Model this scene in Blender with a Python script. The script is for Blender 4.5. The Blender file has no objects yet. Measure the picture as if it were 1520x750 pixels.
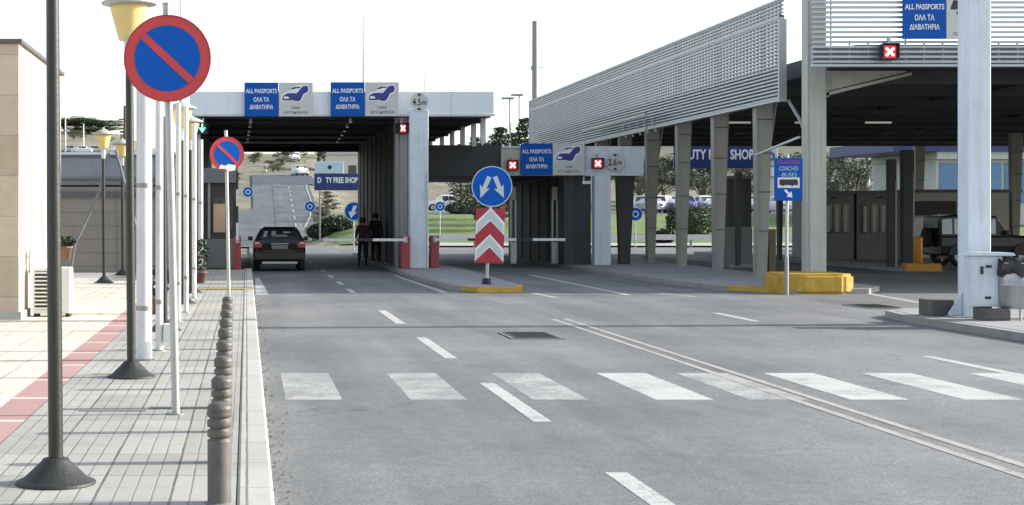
import bpy, bmesh, math, random
from mathutils import Vector, Matrix
random.seed(7)
R = math.radians
PI = math.pi
scene = bpy.context.scene
col = scene.collection

# ------------------------------------------------------------------ camera, sky, sun, exposure
H = 1.70
cd = bpy.data.cameras.new('camera'); cam = bpy.data.objects.new('camera', cd); col.objects.link(cam)
cam.location = (0, 0, H); cam.rotation_euler = (R(90), 0, 0)
cd.sensor_width = 36; cd.lens = 36*2300/1520
cd.shift_x = (760-366)/1520; cd.shift_y = -(375-322)/1520
cd.clip_start = .1; cd.clip_end = 6000
scene.camera = cam
SUN_EL, SUN_AZ = 22.5, 4          # azimuth: from +X, turned SUN_AZ degrees towards +Y (behind the checkpoint)
w = bpy.data.worlds.new('World'); scene.world = w; w.use_nodes = True
nt = w.node_tree; bg = nt.nodes['Background']
sky = nt.nodes.new('ShaderNodeTexSky'); sky.sky_type = 'NISHITA'; sky.sun_disc = False
sky.sun_elevation = R(SUN_EL); sky.sun_rotation = R(90-SUN_AZ)
sky.air_density = 1.0; sky.dust_density = 1.6; sky.ozone_density = 1.2; sky.altitude = 50
hs = nt.nodes.new('ShaderNodeHueSaturation'); hs.inputs['Saturation'].default_value = .55
nt.links.new(sky.outputs[0], hs.inputs['Color']); nt.links.new(hs.outputs[0], bg.inputs[0])
bg.inputs[1].default_value = .15
sd = bpy.data.lights.new('sun', 'SUN'); sd.energy = 4.0; sd.angle = R(.8); sd.color = (1, .95, .87)
sun = bpy.data.objects.new('sun', sd); col.objects.link(sun)
sv = Vector((math.cos(R(SUN_EL))*math.cos(R(SUN_AZ)), math.cos(R(SUN_EL))*math.sin(R(SUN_AZ)), math.sin(R(SUN_EL))))
sun.rotation_euler = sv.to_track_quat('Z', 'Y').to_euler(); sun.location = (60, 10, 40)
scene.view_settings.view_transform = 'Standard'; scene.view_settings.look = 'None'
scene.view_settings.exposure = 1.15; scene.view_settings.gamma = 1
scene.view_settings.use_curve_mapping = False

# ------------------------------------------------------------------ materials
def lin(c): return tuple((x/12.92 if x <= .04045 else ((x+.055)/1.055)**2.4) for x in c)
MATS = {}
class NB:
    def __init__(s, m): s.t = m.node_tree; s.n = s.t.nodes
    def new(s, ty, **k):
        n = s.n.new(ty)
        for a, b in k.items(): setattr(n, a, b)
        return n
    def link(s, a, b): s.t.links.new(a, b)
    def val(s, sock, v):
        if hasattr(v, 'is_linked'): s.link(v, sock)
        else: sock.default_value = v
    def math(s, op, a, b=0., c=None, clamp=False):
        n = s.new('ShaderNodeMath', operation=op, use_clamp=clamp)
        s.val(n.inputs[0], a); s.val(n.inputs[1], b)
        if c is not None: s.val(n.inputs[2], c)
        return n.outputs[0]
    def mix(s, f, a, b, bt='MIX'):
        n = s.new('ShaderNodeMix', data_type='RGBA', blend_type=bt)
        s.val(n.inputs[0], f)
        for i, v in ((6, a), (7, b)):
            if isinstance(v, tuple) and len(v) == 3: v = (*v, 1)
            s.val(n.inputs[i], v)
        return n.outputs[2]
    def noise(s, vec, sc, det=4, rough=.55, scale3=None):
        if scale3:
            mp = s.new('ShaderNodeMapping'); mp.inputs['Scale'].default_value = scale3
            s.link(vec, mp.inputs[0]); vec = mp.outputs[0]
        n = s.new('ShaderNodeTexNoise'); n.inputs['Scale'].default_value = sc
        n.inputs['Detail'].default_value = det; n.inputs['Roughness'].default_value = rough
        s.link(vec, n.inputs['Vector']); return n.outputs[0]
    def ramp(s, f, lo, hi):
        n = s.new('ShaderNodeMapRange'); s.link(f, n.inputs[0]); n.inputs[1].default_value = lo; n.inputs[2].default_value = hi
        n.clamp = True
        return n.outputs[0]
def base(name):
    m = bpy.data.materials.new(name); m.use_nodes = True; b = NB(m); p = m.node_tree.nodes['Principled BSDF']
    geo = b.new('ShaderNodeNewGeometry'); MATS[name] = m
    return m, b, p, geo.outputs['Position']
def mat(name, c, rough=.6, metal=0, var=.12, vs=3., grime=.0, bump=.0, bs=60., spec=.5, emit=None, es=0, streak=0, alpha=None):
    """painted / plain surface with tonal variation, grime patches, vertical streaks and fine bump"""
    m, b, p, pos = base(name)
    n1 = b.noise(pos, vs, 5)
    n2 = b.noise(pos, vs*9, 4)
    f = b.math('ADD', b.math('MULTIPLY', b.math('SUBTRACT', n1, .5), var*2.2), b.math('MULTIPLY', b.math('SUBTRACT', n2, .5), var))
    g = b.math('ADD', f, 1.)
    cc = b.new('ShaderNodeVectorMath', operation='SCALE'); cc.inputs[0].default_value = c; b.link(g, cc.inputs['Scale'])
    out = cc.outputs[0]
    if grime:
        gm = b.ramp(b.noise(pos, vs*.7, 6, .65), .52, .75)
        out = b.mix(b.math('MULTIPLY', gm, grime), out, tuple(x*.45 for x in c))
    if streak:
        st = b.ramp(b.noise(pos, 1., 4, .6, (9, 9, .45)), .5, .75)
        out = b.mix(b.math('MULTIPLY', st, streak), out, tuple(x*.5 for x in (c[0], c[1]*.95, c[2]*.88)))
    b.link(out, p.inputs['Base Color'])
    p.inputs['Metallic'].default_value = metal
    b.link(b.math('ADD', b.math('MULTIPLY', b.math('SUBTRACT', n2, .5), .25), rough, clamp=True), p.inputs['Roughness'])
    p.inputs['Specular IOR Level'].default_value = spec
    if bump:
        bn = b.new('ShaderNodeBump'); bn.inputs['Strength'].default_value = bump; bn.inputs['Distance'].default_value = .01
        b.link(b.noise(pos, bs, 3), bn.inputs['Height']); b.link(bn.outputs[0], p.inputs['Normal'])
    if emit:
        p.inputs['Emission Color'].default_value = (*emit, 1); p.inputs['Emission Strength'].default_value = es
    return m

mat('fascia', (.70, .76, .80), .45, .0, .06, 1.2, .12, streak=.15)
mat('column_paint', (.60, .67, .73), .5, .0, .08, 2, .3, streak=.4)
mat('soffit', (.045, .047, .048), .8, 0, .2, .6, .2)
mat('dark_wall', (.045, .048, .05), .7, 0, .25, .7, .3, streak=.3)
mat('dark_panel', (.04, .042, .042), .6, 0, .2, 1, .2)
mat('concrete', (.36, .35, .33), .85, 0, .15, 1.3, .35, .3, 90)
mat('concrete_dark', (.17, .17, .165), .9, 0, .2, 2, .5, .5, 60)
mat('dark_joint', (.09, .09, .085), .6)
mat('column_steel_shaded', (.29, .285, .25), .55, .1, .1, 1.5, .25, streak=.4)  # darker copy of beige_steel, shade under the roof put into the colour
mat('beige_steel', (.43, .44, .39), .5, .05, .08, 1.5, .25, streak=.35)
mat('grey_steel', (.30, .30, .29), .55, .3, .1, 1.5, .2, streak=.35)
mat('alu', (.40, .43, .46), .38, .45, .05, 2, .1)
mat('alu_dark', (.25, .29, .33), .42, .4, .06, 2, .1)
mat('galv', (.40, .41, .41), .42, .6, .15, 8, .3, streak=.25)
mat('white_metal', (.60, .61, .61), .5, .0, .08, 3, .35, streak=.5)
mat('black_paint', (.022, .023, .022), .38, .1, .35, 6, .0, .15, 40)
mat('cast_iron', (.035, .038, .036), .55, .3, .35, 9, .0, .5, 30)
mat('bollard_paint', (.105, .10, .088), .55, .1, .25, 9, .6, .15, 50)
mat('sign_blue', (.0, .085, .42), .55, 0, .08, 3, .08, streak=.1, spec=.2)
mat('passport_blue', (.0, .08, .38), .55, 0, .08, 3, .12, streak=.12, spec=.2)
mat('sign_red', (.52, .045, .05), .4, 0, .12, 5, .12, streak=.1)
mat('navy', (.012, .03, .14), .4, 0, .1, 2)
mat('sign_white', (.66, .67, .66), .45, 0, .05, 4, .12, streak=.15)
mat('sign_grey', (.53, .54, .53), .5, 0, .05, 4, .15, streak=.15)
mat('letter_white', (.75, .77, .80), .45, 0, .02)
mat('letter_black', (.02, .02, .025), .5, 0, .05)
mat('car_drawing_blue', (.02, .035, .20), .45, 0, .1)
mat('pale_blue', (.45, .58, .66), .45, 0, .08, 5)
mat('chevron_white', (.48, .56, .58), .45, 0, .06, 6, .12)
mat('chevron_red', (.36, .022, .04), .45, 0, .12, 6, .12)
mat('red_cabinet', (.30, .04, .055), .5, 0, .1, 3, .2, streak=.2)
mat('yellow_paint', (.46, .29, .035), .7, 0, .25, 5, .7, .5, 50, streak=.5)
mat('cream_plaster', (.50, .45, .36), .8, 0, .08, .8, .12, .15, 50, streak=.15)
mat('roof_edge', (.09, .09, .09), .6)
mat('awning', (.21, .235, .27), .6, .1, .1, 1.2, .2, streak=.2)
mat('plastic_white', (.66, .66, .63), .5, 0, .06, 4, .15, streak=.15)
mat('plastic_black', (.015, .015, .016), .35, 0, .2, 20, 0, .8, 14)
mat('rubber', (.018, .018, .018), .8)
mat('rim', (.38, .39, .40), .35, .8)
mat('car_black', (.020, .019, .018), .22, .2, .1, 2, spec=.6)
mat('jeep_green', (.025, .028, .025), .3, .2, .1, 2, spec=.6)
mat('car_white', (.70, .71, .72), .3, 0, .04, spec=.6)
mat('car_silver', (.42, .44, .46), .3, .5, .04, spec=.6)
mat('car_blue', (.05, .10, .24), .3, .3, .04, spec=.6)
mat('car_purple', (.12, .10, .30), .3, .3, .04, spec=.6)
mat('car_red', (.35, .03, .03), .3, .2, .04, spec=.6)
mat('glass_dark', (.02, .024, .026), .08, 0, .3, 5, spec=.8)
mat('glass_pale', (.30, .34, .36), .12, .2, .3, 3, spec=.8)
mat('tail_red', (.28, .008, .015), .2, 0, .2, 12, spec=.7, emit=(.8, .02, .02), es=.03)
mat('plate_white', (.5, .5, .48), .5)
mat('skin', (.42, .25, .17), .6)
mat('hair', (.02, .014, .01), .7, 0, .3, 30)
mat('jacket_red', (.065, .018, .02), .8, 0, .15, 8)
mat('jacket_black', (.012, .013, .016), .8)
mat('trousers', (.012, .012, .015), .85)
mat('bark', (.10, .07, .05), .9, 0, .3, 8, 0, .6, 20)
mat('lamp_yellow', (.66, .50, .20), .45, 0, .06, 5, .1)
mat('lamp_cap', (.40, .41, .38), .5, .1, .08, 5, .2)
mat('poster', (.55, .38, .26), .5, 0, .4, 2)
mat('terracotta', (.20, .10, .06), .8, 0, .2, 8)
mat('block_wall', (.25, .225, .195), .85, 0, .12, 1, .25, .3, 40, streak=.3)
mat('booth_grey', (.16, .17, .175), .55, .1, .08, 2, .2, streak=.2)
mat('booth_white', (.46, .47, .47), .5, 0, .06, 2, .2, streak=.2)
mat('blind_pale', (.36, .38, .38), .25, 0, .35, 2.5)  # plain pale tone of the booth window blinds
mat('orange_paint', (.50, .22, .03), .6, 0, .2, 5, .3, streak=.3)
mat('house_wall', (.55, .52, .46), .8, 0, .08, .6)
mat('roof_tile', (.30, .13, .08), .8, 0, .15, 3)
mat('blue_glass', (.10, .20, .36), .25, .2, .3, .8)
mat('signal_red', (.5, .01, .02), .4, emit=(1., .02, .05), es=.35)
mat('signal_cross', (.9, .5, .5), .4, emit=(1., .55, .48), es=1.6)
mat('signal_green', (.1, .8, .5), .4, emit=(.10, .95, .62), es=2.2)
mat('spot_lens', (.6, .6, .55), .2, emit=(1, .95, .85), es=.12)
mat('stone_block', (.10, .095, .085), .9, 0, .3, 6, .4, .9, 25)
mat('dead_rope', (.16, .17, .19), .8, 0, .4, 12)
mat('sticker', (.75, .75, .74), .7)
mat('clamp', (.28, .28, .27), .45, .7)

def leaf_mat(name, c):
    m, b, p, pos = base(name)
    n = b.noise(pos, .9, 4); n2 = b.noise(pos, 7, 2)
    f = b.math('ADD', b.math('MULTIPLY', n, 1.1), b.math('MULTIPLY', n2, .8))
    cc = b.new('ShaderNodeVectorMath', operation='SCALE'); cc.inputs[0].default_value = c; b.link(f, cc.inputs['Scale'])
    b.link(cc.outputs[0], p.inputs['Base Color']); p.inputs['Roughness'].default_value = .7
    return m
leaf_mat('leaf_dark', (.028, .048, .022)); leaf_mat('leaf_mid', (.055, .085, .03)); leaf_mat('leaf_olive', (.075, .085, .045))
leaf_mat('leaf_green', (.07, .14, .03))

def asphalt(name, c0, c1):
    m, b, p, pos = base(name)
    big = b.noise(pos, .28, 5, .6); lane = b.noise(pos, 1., 4, .55, (1.3, .09, 1))
    fine = b.noise(pos, 55, 3, .7); mid = b.noise(pos, 6, 4, .6)
    f = b.math('ADD', b.math('MULTIPLY', big, .75), b.math('MULTIPLY', lane, .55)); f = b.math('SUBTRACT', f, .15)
    c = b.mix(b.ramp(f, .36, .64), c0, c1)
    agg = b.new('ShaderNodeTexVoronoi'); agg.inputs['Scale'].default_value = 70; b.link(pos, agg.inputs['Vector'])
    ac = b.new('ShaderNodeSeparateColor'); b.link(agg.outputs['Color'], ac.inputs[0])
    sp = b.math('ADD', b.math('MULTIPLY', b.math('SUBTRACT', fine, .5), 1.5), b.math('MULTIPLY', b.math('SUBTRACT', mid, .5), .5))
    sp = b.math('ADD', sp, b.math('MULTIPLY', b.math('SUBTRACT', ac.outputs[0], .5), .5))
    v = b.new('ShaderNodeVectorMath', operation='SCALE'); b.link(c, v.inputs[0]); b.link(b.math('ADD', sp, 1.), v.inputs['Scale'])
    out = v.outputs[0]
    # oil drips and patches
    oil = b.ramp(b.noise(pos, .9, 7, .75, (1.2, .45, 1)), .56, .72)
    out = b.mix(b.math('MULTIPLY', oil, .6), out, tuple(x*.55 for x in c0))
    # sparse cracks
    vo = b.new('ShaderNodeTexVoronoi', feature='DISTANCE_TO_EDGE'); vo.inputs['Scale'].default_value = .23
    wv = b.new('ShaderNodeVectorMath', operation='ADD'); b.link(pos, wv.inputs[0])
    wn = b.new('ShaderNodeTexNoise'); wn.inputs['Scale'].default_value = 1.1; wn.inputs['Detail'].default_value = 6; b.link(pos, wn.inputs['Vector'])
    ws = b.new('ShaderNodeVectorMath', operation='SCALE'); b.link(wn.outputs['Color'], ws.inputs[0]); ws.inputs['Scale'].default_value = 1.3
    b.link(ws.outputs[0], wv.inputs[1]); b.link(wv.outputs[0], vo.inputs['Vector'])
    cr = b.math('SUBTRACT', 1., b.ramp(vo.outputs['Distance'], .0, .004))
    cr = b.math('MULTIPLY', cr, b.ramp(b.noise(pos, .2, 3), .44, .52))
    out = b.mix(b.math('MULTIPLY', cr, .6), out, (.03, .03, .03))
    b.link(out, p.inputs['Base Color']); p.inputs['Roughness'].default_value = .78
    bn = b.new('ShaderNodeBump'); bn.inputs['Strength'].default_value = .45; bn.inputs['Distance'].default_value = .006
    b.link(fine, bn.inputs['Height']); b.link(bn.outputs[0], p.inputs['Normal'])
asphalt('asphalt', (.098, .104, .108), (.175, .180, .180))
asphalt('asphalt_old', (.06, .072, .082), (.09, .103, .115))

asphalt('asphalt_hill', (.045, .058, .07), (.125, .14, .155))
asphalt('asphalt_dark', (.035, .045, .06), (.05, .062, .08))
def line_paint(name, c, wear):
    m, b, p, pos = base(name)
    n = b.noise(pos, 1.7, 5, .7); n2 = b.noise(pos, 16, 6, .8); fine = b.noise(pos, 60, 3, .7)
    f = b.math('ADD', b.math('MULTIPLY', n, .5), b.math('MULTIPLY', n2, .5))
    f = b.math('ADD', f, b.math('MULTIPLY', b.math('SUBTRACT', fine, .5), .45))
    k = b.math('MULTIPLY', b.ramp(f, wear-.06, wear+.04), .8)
    out = b.mix(k, c, (.15, .155, .155))
    out = b.mix(b.math('MULTIPLY', b.ramp(b.noise(pos, .8, 4), .35, .7), .22), out, tuple(x*.7 for x in c))
    b.link(out, p.inputs['Base Color']); p.inputs['Roughness'].default_value = .7
line_paint('line_white', (.43, .435, .42), .57)
line_paint('line_faded', (.37, .375, .36), .50)
line_paint('line_cream', (.34, .33, .30), .56)

def grid_line(b, coord, period, width, off=0.):
    a = b.math('ADD', coord, off+1000*period)
    f = b.math('FRACT', b.math('DIVIDE', a, period))
    d = b.math('MULTIPLY', b.math('MINIMUM', f, b.math('SUBTRACT', 1., f)), period)
    return b.math('SUBTRACT', 1., b.ramp(d, width*.35, width*.65))
def paver(name, c0, c1, px, py, bigx, bigy, joint, red=False, k1=.45, k2=.35, gw=.022):
    m, b, p, pos = base(name)
    s = b.new('ShaderNodeSeparateXYZ'); b.link(pos, s.inputs[0]); X, Y = s.outputs[0], s.outputs[1]
    wob = b.math('MULTIPLY', b.math('SUBTRACT', b.noise(pos, 3, 2), .5), .012)
    Xw = b.math('ADD', X, wob)
    # tile tone
    cell = b.new('ShaderNodeTexWhiteNoise', noise_dimensions='2D')
    cx = b.math('FLOOR', b.math('DIVIDE', b.math('ADD', X, 1000*bigx), bigx)); cy = b.math('FLOOR', b.math('DIVIDE', b.math('ADD', Y, 1000*bigy), bigy))
    cv = b.new('ShaderNodeCombineXYZ'); b.link(cx, cv.inputs[0]); b.link(cy, cv.inputs[1]); b.link(cv.outputs[0], cell.inputs['Vector'])
    tone = b.math('ADD', b.math('MULTIPLY', cell.outputs['Value'], .5), b.math('MULTIPLY', b.noise(pos, .7, 5, .6), .6))
    c = b.mix(b.ramp(tone, .2, .85), c0, c1)
    v = b.new('ShaderNodeVectorMath', operation='SCALE'); b.link(c, v.inputs[0])
    b.link(b.math('ADD', b.math('MULTIPLY', b.math('SUBTRACT', b.noise(pos, 45, 3, .7), .5), .35), 1.), v.inputs['Scale'])
    out = v.outputs[0]
    g1 = grid_line(b, Xw, px, .012); g2 = grid_line(b, Y, py, .010)
    G1 = grid_line(b, Xw, bigx, .017); G2 = grid_line(b, Y, bigy, gw)
    wear = b.ramp(b.noise(pos, 1.3, 4), .3, .65)
    small = b.math('MULTIPLY', b.math('MAXIMUM', b.math('MULTIPLY', g1, k1), b.math('MULTIPLY', g2, k2)), b.math('ADD', b.math('MULTIPLY', wear, .6), .4))
    big = b.math('MULTIPLY', b.math('MAXIMUM', G1, b.math('MULTIPLY', G2, .6 if gw < .05 else 1.3)), b.math('ADD', b.math('MULTIPLY', wear, .45), .5))
    out = b.mix(b.math('MAXIMUM', small, big), out, joint)
    st = b.ramp(b.noise(pos, 1.6, 7, .75), .52, .72)
    out = b.mix(b.math('MULTIPLY', st, .45), out, tuple(x*.6 for x in c0))
    b.link(out, p.inputs['Base Color']); p.inputs['Roughness'].default_value = .8
    bn = b.new('ShaderNodeBump'); bn.inputs['Strength'].default_value = .5; bn.inputs['Distance'].default_value = .006
    b.link(b.math('SUBTRACT', 1., b.math('MAXIMUM', small, big)), bn.inputs['Height']); b.link(bn.outputs[0], p.inputs['Normal'])
paver('paver_grey', (.26, .26, .235), (.37, .365, .335), .1075, .43, .43, .86, (.075, .07, .06), k1=.62, k2=.5)
paver('paver_cream', (.52, .48, .40), (.62, .58, .49), .20, .20, .40, .40, (.26, .22, .17), k1=.5, k2=.5)
paver('paver_red', (.34, .20, .185), (.40, .24, .22), .32, .40, 99, 1.5, (.55, .50, .44), k1=0, k2=.15, gw=.10)
paver('kerb_stone', (.34, .335, .31), (.42, .41, .38), 9, .9, 9, .9, (.12, .12, .11))
paver('island_top', (.22, .225, .23), (.29, .295, .30), .4, .4, .8, .8, (.11, .11, .11))

def stone_cladding(name, c0, c1, joint):
    m, b, p, pos = base(name)
    s = b.new('ShaderNodeSeparateXYZ'); b.link(pos, s.inputs[0])
    gz = grid_line(b, s.outputs[2], .62, .012, .15)
    cell = b.new('ShaderNodeTexWhiteNoise', noise_dimensions='1D'); b.link(b.math('FLOOR', b.math('DIVIDE', b.math('ADD', s.outputs[2], .15), .62)), cell.inputs['W'])
    tone = b.math('ADD', b.math('MULTIPLY', cell.outputs['Value'], .35), b.math('MULTIPLY', b.noise(pos, 5, 6, .65), .75))
    out = b.mix(b.ramp(tone, .3, .8), c0, c1)
    out = b.mix(b.math('MULTIPLY', gz, .6), out, joint)
    b.link(out, p.inputs['Base Color']); p.inputs['Roughness'].default_value = .75
stone_cladding('stone_tan', (.42, .33, .24), (.55, .46, .35), (.25, .19, .13))

def ground_mat():
    m, b, p, pos = base('dry_ground')
    n = b.noise(pos, .06, 6, .6); f = b.noise(pos, .7, 5, .7); ff = b.noise(pos, 4, 3)
    c = b.mix(b.ramp(n, .4, .6), (.22, .195, .145), (.13, .12, .08))
    c = b.mix(b.ramp(f, .47, .62), c, (.075, .085, .04))
    v = b.new('ShaderNodeVectorMath', operation='SCALE'); b.link(c, v.inputs[0]); b.link(b.math('ADD', b.math('MULTIPLY', ff, .6), .7), v.inputs['Scale'])
    b.link(v.outputs[0], p.inputs['Base Color']); p.inputs['Roughness'].default_value = .95
ground_mat()
def grass_mat():
    m, b, p, pos = base('lawn')
    n = b.noise(pos, .25, 5, .6); f = b.noise(pos, 2.6, 4, .7)
    c = b.mix(b.ramp(n, .38, .62), (.085, .15, .03), (.14, .18, .05))
    c = b.mix(b.math('MULTIPLY', b.ramp(f, .5, .7), .6), c, (.04, .07, .02))
    b.link(c, p.inputs['Base Color']); p.inputs['Roughness'].default_value = .95
grass_mat()

# ------------------------------------------------------------------ mesh builder
def wloc(o):
    v = Vector((0, 0, 0))
    while o is not None: v = v + o.location; o = o.parent
    return v
class MB:
    def __init__(s): s.v = []; s.f = []; s.mi = []; s.sm = []
    def add(s, vs, fs, mi=0, smooth=False):
        k = len(s.v); s.v += [tuple(v) for v in vs]
        for f in fs: s.f.append(tuple(i+k for i in f)); s.mi.append(mi); s.sm.append(smooth)
        return s
    def box(s, x0, x1, y0, y1, z0, z1, mi=0, M=None):
        vs = [Vector((x, y, z)) for z in (z0, z1) for y in (y0, y1) for x in (x0, x1)]
        if M is not None: vs = [M @ v for v in vs]
        return s.add(vs, [(0, 2, 3, 1), (4, 5, 7, 6), (0, 1, 5, 4), (2, 6, 7, 3), (0, 4, 6, 2), (1, 3, 7, 5)], mi)
    def bevbox(s, x0, x1, y0, y1, z0, z1, r=.01, mi=0, M=None):
        bm = bmesh.new(); bmesh.ops.create_cube(bm, size=1)
        for v in bm.verts:
            v.co = Vector(((x0+x1)/2+v.co.x*(x1-x0), (y0+y1)/2+v.co.y*(y1-y0), (z0+z1)/2+v.co.z*(z1-z0)))
        r = min(r, .45*min(x1-x0, y1-y0, z1-z0))
        bmesh.ops.bevel(bm, geom=bm.edges[:], offset=r, segments=2, affect='EDGES', profile=.5)
        bm.verts.ensure_lookup_table()
        vs = [v.co.copy() for v in bm.verts]
        if M is not None: vs = [M @ v for v in vs]
        fs = [tuple(v.index for v in f.verts) for f in bm.faces]; bm.free()
        return s.add(vs, fs, mi)
    def tube(s, pts, r, n=12, mi=0, caps=True):
        """tube through points; r a number or a list"""
        pts = [Vector(p) for p in pts]; rs = r if isinstance(r, (list, tuple)) else [r]*len(pts)
        vs = []; fs = []
        up = None
        for i, p in enumerate(pts):
            d = (pts[min(i+1, len(pts)-1)]-pts[max(i-1, 0)]).normalized()
            if up is None or abs(up.dot(d)) > .99: up = Vector((0, 0, 1)) if abs(d.z) < .9 else Vector((1, 0, 0))
            a = d.cross(up).normalized(); bb = d.cross(a).normalized()
            for k in range(n):
                t = 2*PI*k/n; vs.append(p+(a*math.cos(t)+bb*math.sin(t))*rs[i])
        for i in range(len(pts)-1):
            for k in range(n):
                fs.append((i*n+k, i*n+(k+1) % n, (i+1)*n+(k+1) % n, (i+1)*n+k))
        s.add(vs, fs, mi, True)
        if caps:
            q = len(pts)-1
            s.add([vs[k] for k in range(n)], [tuple(range(n))], mi)
            s.add([vs[q*n+k] for k in range(n)], [tuple(range(n))[::-1]], mi)
        return s
    def lathe(s, prof, cx=0, cy=0, n=28, mi=0, M=None, smooth=True):
        """profile [(r, z)] round the z axis at cx, cy"""
        vs = []; fs = []
        for r, z in prof:
            for k in range(n):
                t = 2*PI*k/n; vs.append(Vector((cx+r*math.cos(t), cy+r*math.sin(t), z)))
        if M is not None: vs = [M @ v for v in vs]
        for i in range(len(prof)-1):
            for k in range(n): fs.append((i*n+k, i*n+(k+1) % n, (i+1)*n+(k+1) % n, (i+1)*n+k))
        s.add(vs, fs, mi, smooth)
        return s
    def prism(s, poly, a0, a1, axis='y', mi=0, M=None):
        """poly of (u, v); extruded along axis. y: (x,z), z: (x,y), x: (y,z)"""
        n = len(poly)
        mk = {'y': lambda u, v, a: Vector((u, a, v)), 'z': lambda u, v, a: Vector((u, v, a)), 'x': lambda u, v, a: Vector((a, u, v))}[axis]
        vs = [mk(u, v, a0) for u, v in poly]+[mk(u, v, a1) for u, v in poly]
        if M is not None: vs = [M @ v for v in vs]
        fs = [tuple(range(n)), tuple(range(n, 2*n))[::-1]]+[(i, (i+1) % n, (i+1) % n+n, i+n) for i in range(n)]
        return s.add(vs, fs, mi)
    def disc(s, cx, cz, r, y0, y1, n=40, mi=0, M=None):
        return s.prism([(cx+r*math.cos(2*PI*k/n), cz+r*math.sin(2*PI*k/n)) for k in range(n)], y0, y1, 'y', mi, M)
    def ring(s, cx, cz, r0, r1, y0, y1, n=40, mi=0):
        for k in range(n):
            a, b = 2*PI*k/n, 2*PI*(k+1)/n
            s.prism([(cx+r0*math.cos(a), cz+r0*math.sin(a)), (cx+r1*math.cos(a), cz+r1*math.sin(a)),
                     (cx+r1*math.cos(b), cz+r1*math.sin(b)), (cx+r0*math.cos(b), cz+r0*math.sin(b))], y0, y1, 'y', mi)
        return s
    def quad(s, a, b, c, d, mi=0): return s.add([Vector(q) for q in (a, b, c, d)], [(0, 1, 2, 3)], mi)
    def build(s, name, mats, parent=None, world=False):
        if isinstance(mats, str): mats = [mats]
        me = bpy.data.meshes.new(name)
        off = wloc(parent) if (world and parent is not None) else Vector((0, 0, 0))
        me.from_pydata([(x-off.x, y-off.y, z-off.z) for x, y, z in s.v], [], s.f)
        for m in mats: me.materials.append(MATS[m])
        me.polygons.foreach_set('material_index', s.mi); me.polygons.foreach_set('use_smooth', s.sm)
        bm = bmesh.new(); bm.from_mesh(me); bmesh.ops.recalc_face_normals(bm, faces=bm.faces[:]); bm.to_mesh(me); bm.free()
        me.update()
        o = bpy.data.objects.new(name, me); col.objects.link(o)
        if parent is not None: o.parent = parent
        return o
def tag(o, label, cat, group=None):
    o['label'] = label; o['category'] = cat
    if group: o['group'] = group
    return o
def thing(name, label, cat, loc=(0, 0, 0), rz=0, group=None):
    o = bpy.data.objects.new(name, None); col.objects.link(o); o.empty_display_size = .2
    o.location = loc; o.rotation_euler = (0, 0, rz)
    return tag(o, label, cat, group)
def struct(o, kind='structure'): o['kind'] = kind; return o
def dup(root, loc, label, rz=None):
    def cp(o, par):
        c = o.copy(); col.objects.link(c)
        if par is not None: c.parent = par
        for ch in KIDS.get(o.name, []): cp(ch, c)
        return c
    KIDS = {}
    for o in list(bpy.data.objects):
        if o.parent: KIDS.setdefault(o.parent.name, []).append(o)
    r = cp(root, None); r.location = loc; r['label'] = label
    if rz is not None: r.rotation_euler[2] = rz
    return r
_font = None
def text(body, cx, cz, wd, ht, y, matn, parent, name='lettering', world=True, bold=.0, M=None):
    """flat lettering facing -Y, fitted in a wd x ht box centred on cx, cz"""
    cu = bpy.data.curves.new('t', 'FONT'); cu.body = body; cu.size = 1; cu.extrude = 0; cu.offset = bold; cu.resolution_u = 3
    o = bpy.data.objects.new('t', cu); col.objects.link(o)
    dg = bpy.context.evaluated_depsgraph_get(); me = bpy.data.meshes.new_from_object(o.evaluated_get(dg))
    xs = [v.co.x for v in me.vertices]; ys = [v.co.y for v in me.vertices]
    if not xs: bpy.data.objects.remove(o); return None
    x0, x1, y0, y1 = min(xs), max(xs), min(ys), max(ys)
    vs = [Vector((cx+((v.co.x-x0)/(x1-x0)-.5)*wd, y, cz+((v.co.y-y0)/(y1-y0)-.5)*ht)) for v in me.vertices]
    if M is not None: vs = [M @ v for v in vs]
    fs = [tuple(f.vertices) for f in me.polygons]
    bpy.data.objects.remove(o); bpy.data.curves.remove(cu); bpy.data.meshes.remove(me)
    mb = MB(); mb.add(vs, fs); return mb.build(name, matn, parent, world)

# ------------------------------------------------------------------ terrain
def pw(v, pts):
    if v <= pts[0][0]: return pts[0][1]
    for (a, ha), (b_, hb) in zip(pts, pts[1:]):
        if v <= b_: return ha+(hb-ha)*(v-a)/(b_-a)
    return pts[-1][1]
def sstep(a, b_, x):
    t = max(0, min(1, (x-a)/(b_-a))); return t*t*(3-2*t)
ROADP = [(95, 0), (105, .45), (200, 6.9), (215, 7.5), (300, 14), (420, 15), (3000, 20)]
MOUND = [(86, 0), (108, 1.8), (170, 2.4), (260, 9), (300, 13), (420, 15), (3000, 20)]
def road_right(Y): return 3.5+max(0, Y-100)*.05
def hgt(X, Y):
    r = pw(Y, ROADP); m_ = pw(Y, MOUND)
    k = sstep(road_right(Y)+.3, road_right(Y)+3.0, X)
    h = r*(1-k)+m_*k
    if X < -12:
        h += sstep(-12, -40, X)*pw(Y, [(300, 0), (420, 10), (700, 16), (3000, 25)])
    if X > 40: h += sstep(40, 120, X)*pw(Y, [(110, 0), (220, 6), (600, 14)])
    return h
def gridmesh(xs, ys, dz, mb=None, fn=hgt):
    mb = mb or MB(); n = len(xs)
    vs = [(x, y, fn(x, y)+dz) for y in ys for x in xs]
    fs = [(j*n+i, j*n+i+1, (j+1)*n+i+1, (j+1)*n+i) for j in range(len(ys)-1) for i in range(n-1)]
    return mb.add(vs, fs, 0, True)
def fr(a, b_, st):
    n = max(1, int(round((b_-a)/st))); return [a+(b_-a)*i/n for i in range(n+1)]
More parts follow.
